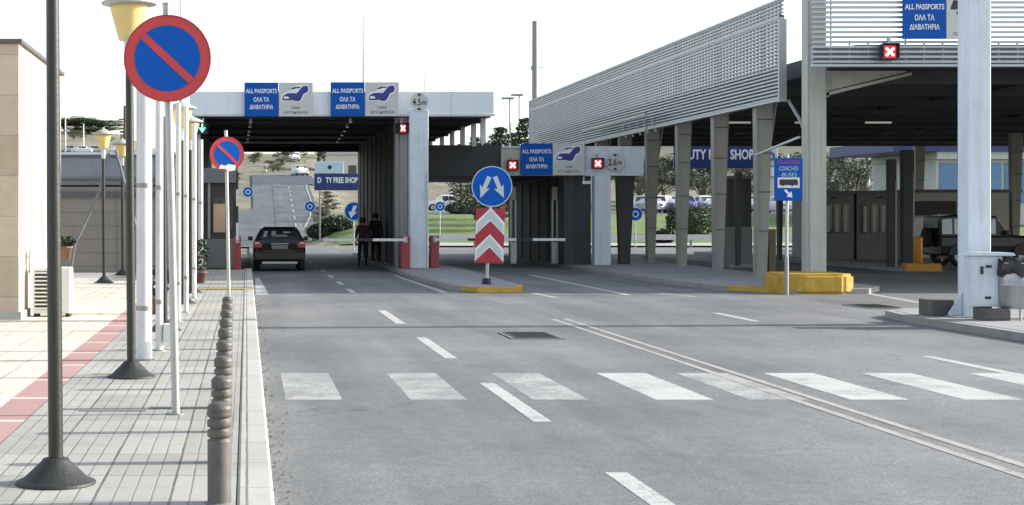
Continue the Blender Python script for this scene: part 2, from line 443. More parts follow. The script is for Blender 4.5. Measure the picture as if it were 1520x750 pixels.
gx = [-1500, -700, -350, -200]+fr(-140, -44, 8)+fr(-40, 60, 2)+fr(66, 140, 10)+[200, 400, 800, 1800]
gy = [-200, -40, 0, 40, 80]+fr(84, 320, 3)+fr(330, 460, 10)+[520, 700, 1000, 1600, 3000]
struct(gridmesh(gx, gy, -.06).build('ground', 'dry_ground'))
# road in front of and under the checkpoint, then climbing away behind it
struct(MB().quad((.15, -20, 0), (70, -20, 0), (70, 86, 0), (.15, 86, 0)).build('road', 'asphalt'))
mb = MB()
ys = fr(86, 206, 2)
vs = []; fs = []
for i, y in enumerate(ys):
    lx = (-9+9.6*sstep(100, 136, y)); rx = road_right(y)+.3+.5*math.sin(y*.06)
    for k in range(9):
        x = lx+(rx-lx)*k/8; vs.append((x, y, hgt(x, y)+.03))
for i in range(len(ys)-1):
    for k in range(8): fs.append((i*9+k, i*9+k+1, (i+1)*9+k+1, (i+1)*9+k))
mb.add(vs, fs, 0, True)
struct(mb.build('hill_road', 'asphalt_old'))
# patched wheel paths, centre line and edge lines following the slope
def ribbon(fx, y0, y1, wd, dz, name, matn, st=2):
    ys_ = fr(y0, y1, st); v_ = []; f_ = []
    for y in ys_:
        x = fx(y); v_ += [(x, y, hgt(x, y)+dz), (x+wd, y, hgt(x+wd, y)+dz)]
    for i in range(len(ys_)-1): f_.append((2*i, 2*i+1, 2*i+3, 2*i+2))
    m_ = MB(); m_.add(v_, f_, 0, True); return m_
m_ = ribbon(lambda y: 2.0+(y-100)*.012, 98, 200, .9, .05, '', '')
for k_ in (1,): struct(m_.build('resurfaced_strip', 'asphalt_hill'))
struct(ribbon(lambda y: road_right(y)-.15+.5*math.sin(y*.06), 96, 176, .14, .06, '', '').build('edge_line', 'line_cream'))
m_ = MB()
for y0_ in range(104, 176, 8):
    q_ = ribbon(lambda y: 3.3+(y-100)*.018, y0_, y0_+3.5, .14, .06, '', '', 1); m_.add(q_.v, q_.f, 0, True)
struct(m_.build('centre_line', 'line_cream'))
struct(gridmesh(fr(.7, 8.3, 1), fr(178, 214, 2), .06).build('cross_road', 'asphalt_dark'))
struct(gridmesh(fr(8.2, 60, 4)+[75], fr(86.2, 87.8, .4), .08).build('verge_kerb', 'concrete'))
g = gridmesh(fr(4, 60, 1.4), fr(88, 113, 1), .035, fn=lambda x, y: hgt(x, y) if x > road_right(y)+.9 else hgt(road_right(y)+.9, y)-.5)
struct(g.build('grass', 'lawn'), 'stuff')
struct(gridmesh(fr(12, 75, 3), fr(114, 150, 3), .04).build('car_park', 'asphalt_old'))

# pavement with kerb on the left
struct(MB().box(-1.72, -.06, -6, 46.8, .0, .12).build('pavement', 'paver_grey'))
struct(MB().box(-2.04, -1.722, -6, 38, .0, .1205).build('pavement_border', 'paver_red'))
struct(MB().box(-30, -2.042, -6, 40, .0, .12).build('plaza', 'paver_cream'))
struct(MB().box(-30, -1.722, 40.01, 60, .0, .119).build('plaza_edge', 'concrete'))
struct(MB().bevbox(-.055, .155, -6, 47.5, -.02, .128, .018).build('kerb', 'kerb_stone'))
struct(MB().box(-1.7, .16, 33.6, 33.95, .131, .136).build('yellow_kerb_paint', 'yellow_paint'))
struct(MB().box(-1.36, -.82, 12.58, 12.68, .121, .125).box(-.80, -.2, 12.74, 12.84, .121, .125).build('pavement_dark_strip', 'concrete_dark'))  # two thin dark strips laid across the pavement
# gutter grit along the kerb
mb = MB()
for i in range(420):
    y = random.uniform(6, 34); x = .17+abs(random.gauss(0, .07)); r = random.uniform(.004, .014)
    mb.add([(x-r, y-r, .004), (x+r, y-r*.6, .004), (x+r*.4, y+r, .004), (x, y, .004+r)], [(0, 1, 3), (1, 2, 3), (2, 0, 3)])
struct(mb.build('grit', 'stone_block'), 'stuff')

def poly_slab(pts, z0, z1, name, matn):
    return MB().prism(pts, z0, z1, 'z').build(name, matn)
def inset(pts, d):
    out = []; n = len(pts)
    c = Vector((sum(p[0] for p in pts)/n, sum(p[1] for p in pts)/n))
    for i in range(n):
        a, p, q = Vector(pts[i-1]), Vector(pts[i]), Vector(pts[(i+1) % n])
        e1 = (p-a).normalized(); e2 = (q-p).normalized(); n1 = Vector((-e1.y, e1.x)); n2 = Vector((-e2.y, e2.x))
        m_ = (n1+n2).normalized(); k = d/max(.4, m_.dot(n1)); v = p+m_*k
        out.append((v.x, v.y))
    return out
def island(pts, name):      # pts anticlockwise
    struct(poly_slab(pts, -.02, .115, name+'_kerb', 'kerb_dark'))
    struct(poly_slab(inset(pts, .16), .0, .12, name, 'island_top'))
mat('kerb_dark', (.26, .255, .24), .85, 0, .2, 3, .5, .4, 50)
i1 = [(5.15, 34.5), (6.15, 34.6), (6.4, 36), (6.6, 45), (6.6, 68), (4.65, 68), (4.5, 42), (4.75, 36)]
i2 = [(12.0, 34.0), (13.7, 34.1), (14.5, 35.5), (14.6, 62), (10.5, 64), (10.5, 39), (10.9, 35.6)]
i3 = [(10.6, 2), (40, 2), (40, 26.9), (11.4, 26.9), (10.8, 26.2), (10.6, 25)]
island(i1, 'middle_island'); island(i2, 'right_island'); island(i3, 'near_island')
island([(20.3, 47.9), (21.5, 47.9), (21.6, 70), (20.2, 70)], 'booth_island')
island([(16.2, 52), (17.4, 52), (17.4, 66), (16.2, 66)], 'inner_island')
# yellow paint on island noses
def strip_paint(a, b_, name):
    a = Vector(a); b_ = Vector(b_); d = (b_-a).normalized(); nrm = Vector((d.y, -d.x))
    p = [a+nrm*.006, b_+nrm*.006, b_-nrm*.15, a-nrm*.15]
    return [(q.x, q.y) for q in p]
mb = MB()
for a, b_ in (((5.15, 34.5), (6.15, 34.6)), ((4.9, 35.25), (5.15, 34.5)), ((6.15, 34.6), (6.4, 36)), ((11.0, 35.44), (11.98, 34.03))):
    mb.prism(strip_paint(a, b_, ''), .01, .124, 'z')
struct(mb.build('yellow_island_paint', 'yellow_paint'))

# painted markings
rngp = random.Random(3)
def ragged(mb, a, b_, c, d, j=.003):
    """painted shape with slightly uneven edges"""
    P_ = [Vector(q) for q in (a, b_, c, d)]; out = []
    for i in range(4):
        p, q = P_[i], P_[(i+1) % 4]; n = max(1, int((q-p).length/.06)); nr = Vector(((q-p).y, -(q-p).x, 0)).normalized()
        for k in range(n):
            out.append(p+(q-p)*(k/n)+nr*rngp.uniform(-j, j)*(1 if k else 0))
    mb.add(out, [tuple(range(len(out)))])
def rect(mb, x0, x1, y0, y1, z=.004): ragged(mb, (x0, y0, z), (x1, y0, z), (x1, y1, z), (x0, y1, z))
ZN, ZF = 14.4, 16.85
cross = [(.37, .52, 1), (1.52, .53, 1), (2.66, .52, 1), (3.80, .54, 0), (4.67, .55, 1), (5.62, .54, 0), (6.68, .54, 0), (7.85, .54, 0), (9.0, .5, 0)]
m1, m2 = MB(), MB()
for x, wd, fad in cross:
    ragged(m2 if fad else m1, (x+random.uniform(-.01, .01), ZN, .0012), (x+wd, ZN, .0012), (x+wd, ZF, .0012), (x, ZF, .0012), .005)
struct(m1.build('crosswalk', 'line_white')); struct(m2.build('crosswalk_worn', 'line_faded'))
mb = MB()
for a, b_ in ((24.6, 28.1), (18.6, 21.8), (12.85, 15.85), (7.0, 10.3)): rect(mb, 2.38, 2.53, a, b_, .0022)
for a in (34.6, 38.8, 43.2, 47.8, 52.6, 57.2, 62): rect(mb, 2.33, 2.46, a, a+1.9, .0022)
for a, b_ in ((25.2, 27.4), (15.2, 18.9), (6, 9.4), (33.6, 45.5)): rect(mb, 8.22, 8.36, a, b_, .0022)
mb.quad((4.38, 34.7, .0022), (4.50, 34.7, .0022), (4.36, 45, .0022), (4.24, 45, .0022))
mb.quad((6.45, 32.6, .0022), (6.57, 32.6, .0022), (6.42, 34.4, .0022), (6.30, 34.4, .0022))
mb.quad((.2, 33.8, .0022), (.48, 33.8, .0022), (.36, 43, .0022), (.24, 43, .0022))
mb.quad((9.5, 33.0, .0022), (9.62, 33.0, .0022), (9.2, 34.3, .0022), (9.08, 34.3, .0022))
mb.quad((13.0, 28.6, .0022), (13.12, 28.6, .0022), (13.85, 34.4, .0022), (13.68, 34.4, .0022))
struct(mb.build('lane_lines', 'line_white'))
mb = MB(); rect(mb, 5.04, 5.125, -5, 25.7, .003); rect(mb, 5.265, 5.35, -5, 25.8, .003)
struct(mb.build('double_line', 'line_cream'))
for i, (x, y, s_) in enumerate(((4.05, 22.1, .37), (11.85, 29.3, .36))):
    t = thing('manhole_cover', ('rusty dark square manhole cover set in the road before the crosswalk', 'dark manhole cover in the road near the yellow concrete block')[i], 'manhole cover', (x, y, 0), 0, 'manhole covers in the road')
    MB().box(-s_, s_, -.6, .6, .001, .013).build('frame', 'concrete_dark', t)
    mb = MB().box(-s_+.06, s_-.06, -.53, .53, .014, .02)
    for k in range(7): mb.box(-s_+.1, s_-.1, -.45+k*.14, -.41+k*.14, .0205, .026)
    mb.build('lid', 'cast_iron', t)

# ------------------------------------------------------------------ left building
t = thing('station_building', 'stone building with tan front and cream sunlit side wall', 'building', (-8, 24, .12))
MB().box(-20, -3.5, 23.8, 24.0, .12, 4.36).build('front_wall', 'stone_tan', t, True)
mb = MB().box(-20, -3.5, 24.003, 29.2, .12, 4.36)
mb.build('side_wall', 'cream_plaster', t, True)
mb = MB()
for z in (1.05, 2.0, 3.2): mb.box(-3.5, -3.494, 24.2, 29.15, z, z+.014)
mb.box(-3.5, -3.493, 25.9, 25.93, .12, 4.3).box(-3.5, -3.493, 27.6, 27.63, .12, 4.3)
mb.build('joint', 'concrete', t, True)
MB().bevbox(-20.1, -3.44, 23.74, 29.3, 4.362, 4.43, .01).build('roof_cap', 'roof_edge', t, True)
MB().box(-20, -3.46, 23.76, 23.797, .12, .24).box(-3.497, -3.46, 23.8, 29.2, .12, .24).build('plinth', 'concrete', t, True)
MB().tube([(-3.46, 24.7, .8), (-3.46, 24.7, 1.6), (-3.46, 24.95, 2.0), (-3.46, 24.9, 2.5), (-3.46, 25.1, 2.55)], .016, 8).tube([(-3.46, 25.2, .9), (-3.46, 25.25, 1.7), (-3.46, 25.1, 2.1), (-3.46, 25.3, 2.48)], .012, 8).build('conduit', 'plastic_white', t, True)
t = thing('air_conditioner', 'white air conditioner unit with black grille against cream wall', 'air conditioner', (-3.1, 24.6, .12))
MB().bevbox(-3.38, -2.78, 24.45, 24.85, .17, .9, .02).build('casing', 'plastic_white', t, True)
mb = MB().box(-3.34, -3.08, 24.44, 24.448, .24, .84)
mb.build('grille_back', 'plastic_black', t, True)
mb = MB()
for k in range(10): mb.box(-3.34, -3.08, 24.42, 24.439, .245+k*.062, .27+k*.062)
mb.build('grille', 'plastic_white', t, True)
MB().box(-3.36, -3.3, 24.45, 24.8, .12, .168).box(-2.86, -2.8, 24.45, 24.8, .12, .168).build('foot', 'rubber', t, True)

# ------------------------------------------------------------------ low building behind the plaza
t = thing('service_building', 'low grey block building with blue grey metal roof behind plaza', 'building', (-8, 47, .12))
MB().box(-24, -1.85, 44.0, 52, .12, 2.55).build('wall', 'block_wall', t, True)
mb = MB()
for k in range(6): mb.box(-24, -1.85, 43.99, 43.998, .3+k*.38, .312+k*.38)
for k in range(12): mb.box(-23.5+k*1.8, -23.48+k*1.8, 43.989, 43.9985, .12, 2.5)
mb.build('joint', 'concrete_dark', t, True)
MB().box(-24.1, -1.8, 43.9, 43.985, 2.28, 2.42).box(-24.1, -1.8, 43.9, 43.985, 2.72, 2.84).build('gutter', 'roof_edge', t, True)
MB().prism([(43.86, 2.86), (43.86, 3.42), (46, 3.62), (52, 3.62), (52, 2.6), (44, 2.6)], -24.2, -1.79, 'x').build('roof', 'awning', t, True)
MB().box(-24.2, -1.79, 43.82, 43.858, 3.38, 3.46).build('roof_trim', 'roof_edge', t, True)
# mobile mast ropes near the far lamp
tag(MB().tube([(-3.42, 38.5, 3.3), (-3.75, 38.9, 2.2), (-4.35, 39.3, 1.0), (-4.5, 39.4, .13)], [.03, .035, .03, .02], 7).build('stay_strap', 'dead_rope'), 'grey strap slanting down leftwards from the plaza lamp', 'strap', 'straps stretched beside the plaza lamp')
tag(MB().tube([(-3.25, 38.5, 3.35), (-3.0, 39, 2.3), (-2.75, 39.4, 1.2), (-2.6, 39.5, .13)], [.035, .04, .035, .03], 7).build('stay_strap', 'dead_rope'), 'thinner grey strap slanting down rightwards from the plaza lamp', 'strap', 'straps stretched beside the plaza lamp')

# ------------------------------------------------------------------ plants
def leaf_cloud(mb, blobs, n, size, mi=0, flat=.6):
    for _ in range(n):
        cx, cy, cz, rx, ry, rz = random.choice(blobs)
        while True:
            d = Vector((random.uniform(-1, 1), random.uniform(-1, 1), random.uniform(-1, 1)))
            if .05 < d.length < 1: break
        d = d.normalized()*(d.length**.45)
        p = Vector((cx+d.x*rx, cy+d.y*ry, cz+d.z*rz)); s_ = size*random.uniform(.6, 1.4)
        a = Vector((random.gauss(0, 1), random.gauss(0, 1), random.gauss(0, 1)*flat)).normalized()
        b_ = a.cross(Vector((random.gauss(0, 1), random.gauss(0, 1), random.gauss(0, 1)))).normalized()
        mb.add([p-a*s_, p+b_*s_*.5, p+a*s_, p-b_*s_*.5], [(0, 1, 2, 3)], mi)
def potted_plant(loc, label, hh=.5):
    t = thing('potted_plant', label, 'potted plant', loc, 0)
    MB().lathe([(.0, .0), (.10, .0), (.14, .24), (.155, .24), (.155, .28), (.12, .28), (.11, .22), (0, .22)], n=18).build('pot', 'terracotta', t)
    mb = MB(); leaf_cloud(mb, [(0, 0, .28+hh*.5, .2, .2, hh*.5)], 160, .07); mb.build('foliage', 'leaf_dark', t)
    return t
potted_plant((-2.88, 24.65, 1.02), 'small dark potted plant standing on the air conditioner', .2).scale = (.75, .75, .75)

def make_tree(name, label, cat, loc, kind, h, group, seed, leafm):
    random.seed(seed)
    t = thing(name, label, cat, loc, random.uniform(0, 6), group)
    tr = MB(); cr = MB()
    if kind == 'conifer':
        tr.tube([(0, 0, -.3), (0, 0, h*.5), (.1, 0, h*.97)], [h*.022, h*.014, .01], 8)
        blobs = []
        k = 0; z = h*.12
        while z < h*.97:
            rad = h*.24*(1-z/h)**.8+.12
            for j in range(7):
                a = j*2*PI/7+k*.7+random.uniform(-.3, .3); l = rad*random.uniform(.55, 1.15)
                e = (math.cos(a)*l, math.sin(a)*l, z+l*.25)
                tr.tube([(0, 0, z), e], [.03, .01], 4, caps=False)
                blobs.append((e[0]*.7, e[1]*.7, e[2]-.02*h, l*.42+.1, l*.42+.1, h*.028))
            z += h*.062; k += 1
        leaf_cloud(cr, blobs, int(2600), h*.016)
    elif kind == 'cypress':
        tr.tube([(0, 0, -.3), (0, 0, h*.9)], [.12, .02], 7)
        blobs = [(random.uniform(-.1, .1), random.uniform(-.1, .1), z*h, .12*h*(1-abs(z-.4)**1.5*1.6), .12*h*(1-abs(z-.4)**1.5*1.6), .08*h) for z in [i/12 for i in range(1, 12)]]
        leaf_cloud(cr, blobs, 1400, h*.02)
    else:
        tr.tube([(0, 0, -.3), (.05*h, 0, h*.25), (.02*h, .03*h, h*.5)], [h*.03, h*.022, h*.012], 9)
        blobs = []
        for j in range(11):
            a = random.uniform(0, 2*PI); rr = h*random.uniform(.08, .3); z = h*random.uniform(.42, .86)
            e = (math.cos(a)*rr, math.sin(a)*rr, z)
            tr.tube([(.04*h, 0, h*.28), (e[0]*.5, e[1]*.5, z*.75), e], [h*.014, h*.008, .01], 5, caps=False)
            blobs.append((*e, h*random.uniform(.1, .17), h*random.uniform(.1, .17), h*random.uniform(.07, .12)))
        leaf_cloud(cr, blobs, 2600, h*.018)
    tr.build('trunk', 'bark', t); cr.build('crown', leafm, t)
    return t
G = lambda x, y: hgt(x, y)-.05
# px -> X at depth
def XX(px, Y): return (px-366)/2300*Y
protos = {}
def plant(kind, leafm, px, Y, top_py, label, group, name='pine_tree', cat='tree'):
    X = XX(px, Y); z = G(X, Y); hh = H+(322-top_py)/2300*Y-z
    key = (kind, leafm)
    if key not in protos:
        protos[key] = [make_tree(name, label, cat, (X, Y, z), kind, 8.0, group, len(protos)+3, leafm), True]
        o = protos[key][0]
    else:
        o = dup(protos[key][0], (X, Y, z), label, random.uniform(0, 6)); o['group'] = group
        o.name = name
    s_ = hh/8.0; o.scale = (s_*random.uniform(.9, 1.15), s_*random.uniform(.9, 1.15), s_); o['category'] = cat
    return o
GP = 'dark conifers growing behind the checkpoint canopies'
for px, Y, ty, lb in ((742, 96, 180, 'dark conifer just right of the main canopy end'), (778, 100, 166, 'tallest dark conifer beside the louvred screen end'),
                      (762, 112, 190, 'dark conifer standing between two thin floodlight poles'), (706, 104, 196, 'dark conifer seen through canopy support posts'),
                      (722, 120, 205, 'small conifer low behind the flat canopy edge'), (684, 118, 207, 'small conifer behind the middle canopy posts')):
    plant('conifer', 'leaf_dark', px, Y, ty, lb, GP)
GC = 'cypress trees on the far hillside'
for px, Y, ty, lb in ((473, 235, 227, 'small cypress left of the road sign on the hill'), (484, 236, 222, 'tallest cypress above the duty free road sign'), (492, 238, 225, 'cypress on the hill, third from the left'),
                      (503, 240, 229, 'short cypress rightmost above the road sign')):
    plant('cypress', 'leaf_dark', px, Y, ty, lb, GC, 'cypress_tree')
GB = 'broad trees on the slope behind the checkpoint'
for n_, (px, Y, ty, lb) in enumerate(((975, 150, 238, 'broad tree behind the car park seen between slanted columns'), (1040, 158, 244, 'broad tree behind the big blue shop sign'),
                      (1110, 150, 240, 'broad tree right of the shop sign lettering'), (1175, 145, 236, 'broad tree behind the blue bus sign'),
                      (1230, 112, 232, 'broad tree above the left grey booth'), (1272, 120, 222, 'broad tree above the gap between grey booths'),
                      (1318, 116, 236, 'broad tree behind the two dark gate posts'), (1382, 108, 222, 'large leafy tree above the white booth'), (1432, 112, 228, 'broad tree partly behind the tall white post'),
                      (1500, 104, 262, 'low broad tree in front of the blue glass building'), (950, 170, 250, 'small far tree above the grass bank'))):
    plant('broad', 'leaf_mid' if n_ % 2 else 'leaf_olive', px, Y, ty, lb, GB, 'broadleaf_tree')
random.seed(77)
for k, px in enumerate((928, 955, 985, 1012, 1045, 1078, 1100, 1150, 1185, 1245, 1300, 1350, 1400, 1470, 1515)):
    o = plant('broad', 'leaf_dark', px, 175+random.uniform(-8, 12), random.uniform(206, 226), 'dark tree in the dense belt on the hillside behind the car park', 'dark trees in the belt behind the car park', 'broadleaf_tree')
    o.scale = (o.scale[0]*1.25, o.scale[1]*1.25, o.scale[2])
GH = 'trees on top of the left hill'
for k, (px, Y, ty) in enumerate(((88, 420, 180), (98, 425, 175), (108, 418, 172), (118, 425, 173), (128, 422, 176), (138, 420, 178), (147, 425, 176), (155, 422, 180), (163, 428, 188), (78, 424, 180), (112, 405, 188), (133, 402, 188), (150, 400, 190))):
    o = plant('broad', 'leaf_mid', px, Y, ty+1, 'dark tree in the cluster on top of the left hill', GH, 'broadleaf_tree')
    o.scale = (2.1, 2.1, o.scale[2]*1.15)
for px, Y, ty, lb in ((377, 262, 240, 'lone small tree on the dry slope over the road'), (452, 255, 238, 'small shrub tree near the white van uphill')):
    plant('broad', 'leaf_olive', px, Y, ty, lb, 'scrubby trees on the dry slope', 'broadleaf_tree')
random.seed(42)
for k in range(26):
    Y_ = random.uniform(222, 292); px = random.uniform(372, 545) if k < 20 else random.uniform(100, 190)
    if k >= 20: Y_ = random.uniform(330, 400)
    X = XX(px, Y_); z_ = G(X, Y_)
    o = dup(protos[('broad', 'leaf_olive')][0], (X, Y_, z_-.5), 'low scrub bush among the many dotting the dry hillside', random.uniform(0, 6)); o.name = 'scrub_bush'; o['category'] = 'bush'; o['group'] = 'scrub bushes dotting the dry hillside'
    q_ = random.uniform(.16, .42); o.scale = (q_*1.6, q_*1.6, q_)
for k in range(16):
    Y_ = 104+k*6+random.uniform(-2, 2); X = (road_right(Y_)+1.2+random.uniform(0, 1.2)) if k % 2 else (-.3+random.uniform(-2.0, -.6))
    if Y_ < 135 and k % 2 == 0: continue
    o = dup(protos[('broad', 'leaf_olive')][0], (X, Y_, G(X, Y_)-.35), 'low scrub bush at the verge of the road climbing the hill', random.uniform(0, 6)); o.name = 'scrub_bush'; o['category'] = 'bush'; o['group'] = 'scrub bushes along the hill road verges'
    q_ = random.uniform(.10, .2); o.scale = (q_*1.7, q_*1.7, q_)
def bush(px, Y, rr, hh, label, leafm='leaf_dark', n=1300, grp='clipped bushes on the roadside verge'):
    X = XX(px, Y); t = thing('bush', label, 'bush', (X, Y, G(X, Y)), 0, grp)
    mb = MB(); leaf_cloud(mb, [(0, 0, hh*.5, rr, rr, hh*.5), (rr*.4, 0, hh*.4, rr*.7, rr*.7, hh*.45), (-rr*.4, .2, hh*.45, rr*.6, rr*.6, hh*.45)], n, .11)
    mb.build('foliage', leafm, t)
    MB().tube([(0, 0, -.1), (0, 0, hh*.5)], .05, 6).build('stem', 'bark', t)
bush(476, 98, .85, 1.0, 'round dark bush left of two beside the hill road'); bush(500, 98, .95, 1.05, 'round dark bush right of two beside the hill road')
bush(1012, 93, .9, 1.9, 'tall dark bush left, between slanted columns on the grass'); bush(1042, 92, 1.0, 2.1, 'tall leafy bush right, behind slanted columns on grass', 'leaf_mid')
bush(985, 88, .5, .9, 'low dark bush at the foot of the grass bank')
bush(700, 116, 2.0, 1.1, 'low dark hedge in front of the white pickup truck', 'leaf_dark', 2200)
bush(1265, 78, 1.8, 2.9, 'straggly pale shrub showing over the grey booths', 'leaf_olive', 2200)
bush(1225, 76, 1.4, 2.8, 'straggly shrub over the leftmost grey booth', 'leaf_mid', 1800)

# ------------------------------------------------------------------ main checkpoint canopy (lane 1, left)
t = thing('checkpoint_canopy', 'flat roofed checkpoint canopy with tall column and dark passage under it', 'canopy', (3, 47.7, 0))
MB().bevbox(-1.75, 7.62, 47.7, 48.1, 4.82, 5.56, .015).build('fascia', 'fascia', t, True)
MB().box(-1.72, 7.6, 48.104, 67, 5.0, 5.5).build('roof', 'concrete', t, True)
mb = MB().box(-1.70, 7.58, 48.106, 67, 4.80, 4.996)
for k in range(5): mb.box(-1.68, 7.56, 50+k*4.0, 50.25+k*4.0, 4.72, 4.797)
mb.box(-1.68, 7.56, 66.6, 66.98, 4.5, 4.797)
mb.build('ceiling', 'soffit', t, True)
MB().bevbox(-1.78, 7.65, 47.66, 47.698, 4.79, 4.86, .006).build('drip_edge', 'white_metal', t, True)
mb = MB()
for x in (.95, 3.6, 6.3): mb.box(x-.003, x+.003, 47.694, 47.6985, 4.87, 5.55)
mb.build('panel_joint', 'concrete_dark', t, True)
MB().bevbox(5.0, 5.58, 47.5, 48.05, .12, 5.0, .02).build('column', 'column_paint', t, True)
MB().box(4.62, 4.98, 47.95, 48.6, .12, 4.8).build('pier', 'grey_steel', t, True)
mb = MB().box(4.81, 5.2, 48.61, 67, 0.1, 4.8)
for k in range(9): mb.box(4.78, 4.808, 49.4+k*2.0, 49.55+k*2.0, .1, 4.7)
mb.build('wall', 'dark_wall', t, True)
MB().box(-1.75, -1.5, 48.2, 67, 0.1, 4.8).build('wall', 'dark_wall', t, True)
MB().bevbox(-1.72, -1.42, 47.72, 48.15, .12, 4.8, .02).build('pier', 'grey_steel', t, True)
for y in (48.6, 50.6, 53.2, 55.9, 58.8, 62.5, 66.5): MB().box(7.35, 7.5, y, y+.15, 4.0, 4.795).build('roof_post', 'white_metal', t, True)
for k in range(6):
    for X0, X1 in ((3.28, 3.7), (.13, .0)):
        Y = 48.9+k*2.6; X = X0+(X1-X0)*k/6
        q = MB().lathe([(0, 4.68), (.06, 4.68), (.07, 4.72), (.07, 4.795)], X, Y, 12).build('spotlight', 'galv', t, True)
        MB().disc(0, 0, .05, -.012, 0, 14, M=Matrix.Translation((X, Y, 4.668)) @ Matrix.Rotation(R(-90), 4, 'X')).build('lens', 'spot_lens', q, True)
    MB().tube([(4.70, 47.92, .12), (4.70, 47.92, 4.6), (4.70, 47.99, 4.75)], .028, 8).build('downpipe', 'galv', t, True)
MB().tube([(5.52, 47.47, .12), (5.52, 47.47, 3.1)], .014, 6).build('conduit', 'galv', t, True)
MB().tube([(-1.6, 47.63, 4.76), (2.0, 47.63, 4.73), (4.6, 47.63, 4.76), (7.5, 47.63, 4.74)], .012, 5).build('cable', 'rubber', t, True)
# passport + vehicle signs
def panel_sign(kind, X, Z, Y, sz, label, group, bus=False):
    t = thing('passport_sign' if kind == 'p' else 'vehicle_sign', label, 'sign', (X, Y, Z-sz/2), 0, group)
    h_ = sz/2
    if kind == 'p':
        MB().bevbox(X-h_, X+h_, Y, Y+.05, Z-h_, Z+h_, .006).build('panel', 'passport_blue', t, True)
        text('ALL PASSPORTS', X, Z+.25*sz, sz*.92, sz*.13, Y-.004, 'letter_white', t, bold=.02)
        text('\u039f\u039b\u0391 \u03a4\u0391', X, Z-.0*sz, sz*.46, sz*.14, Y-.004, 'letter_white', t, bold=.025)
        text('\u0394\u0399\u0391\u0392\u0391\u03a4\u0397\u03a1\u0399\u0391', X, Z-.22*sz, sz*.70, sz*.13, Y-.004, 'letter_white', t, bold=.025)
    else:
        MB().bevbox(X-h_, X+h_, Y, Y+.05, Z-h_, Z+h_, .006).build('panel', 'sign_grey', t, True)
        def P(u, v): return (X+u*sz, Z+v*sz)
        if not bus:
            # three-quarter view of a car: white surround, dark roofline and body, headlamp
            out = [(-.44, .02), (-.43, .12), (-.30, .22), (-.18, .24), (-.08, .38), (.12, .43), (.36, .43), (.40, .30), (.38, .20), (.26, .14), (.20, -.0), (.12, -.08), (.0, -.08), (-.06, -.04), (-.30, -.06), (-.42, -.05)]
            MB().prism([P(*q) for q in out], Y-.004, Y-.001, 'y').build('drawing_outline', 'letter_white', t, True)
            body = [(-.40, .02), (-.38, .11), (-.26, .18), (-.1, .19), (.02, .18), (.14, .32), (.22, .40), (.34, .40), (.37, .30), (.34, .22), (.22, .16), (.16, .02), (.10, -.05), (-.02, -.05), (-.08, -.02), (-.3, -.03), (-.39, -.02)]
            MB().prism([P(*q) for q in body], Y-.008, Y-.005, 'y').build('drawing_body', 'car_drawing_blue', t, True)
            mb = MB().prism([P(*q) for q in [(-.16, .30), (-.06, .365), (.10, .375), (.16, .34), (.02, .335), (-.08, .30)]], Y-.009, Y-.0055, 'y')
            mb.prism([P(*q) for q in [(-.38, -.025), (-.2, -.02), (-.1, -.015), (-.12, .0), (-.37, .0)]], Y-.012, Y-.009, 'y')
            mb.build('drawing_shadow', 'letter_black', t, True)
            MB().prism([P(*q) for q in [(-.37, .03), (-.35, .09), (-.26, .09), (-.19, .05), (-.22, .02), (-.34, .015)]], Y-.012, Y-.009, 'y').build('drawing_lamp', 'letter_white', t, True)
            text('CARS', X, Z-.245*sz, sz*.26, sz*.07, Y-.004, 'letter_black', t, bold=.01)
            text('\u0391\u03a5\u03a4\u039f\u039a\u0399\u039d\u0397\u03a4\u0391', X, Z-.385*sz, sz*.70, sz*.08, Y-.004, 'letter_black', t, bold=.01)
        else:
            mb = MB().prism([P(*q) for q in [(-.40, .24), (-.34, .40), (.38, .40), (.38, .22), (-.40, .18)]], Y-.006, Y-.002, 'y')
            mb.prism([P(*q) for q in [(-.28, .08), (-.24, .15), (.34, .15), (.30, .06), (-.1, .02)]], Y-.006, Y-.002, 'y')
            mb.build('drawing_bus', 'letter_black', t, True)
            text('BUSES', X, Z-.22*sz, sz*.3, sz*.09, Y-.004, 'letter_black', t)
            text('\u039b\u0395\u03a9\u03a6\u039f\u03a1\u0395\u0399\u0391', X, Z-.38*sz, sz*.7, sz*.09, Y-.004, 'letter_black', t)
    MB().box(X-h_*.7, X-h_*.6, Y+.052, Y+.075, Z-h_, Z+h_*.95).box(X+h_*.6, X+h_*.7, Y+.052, Y+.075, Z-h_, Z+h_*.95).build('bracket', 'galv', t, True)
GPS, GVS = 'blue passport lane signs', 'white vehicle picture signs'
panel_sign('p', .455, 5.30, 47.55, 1.04, 'blue passports sign at left end of the flat canopy', GPS)
panel_sign('v', 1.515, 5.30, 47.55, 1.04, 'white car picture sign on the left half of flat canopy', GVS)
panel_sign('p', 3.10, 5.31, 47.55, 1.04, 'blue passports sign over the middle of the flat canopy', GPS)
panel_sign('v', 4.16, 5.31, 47.55, 1.04, 'white car picture sign next to the round height sign above column', GVS)
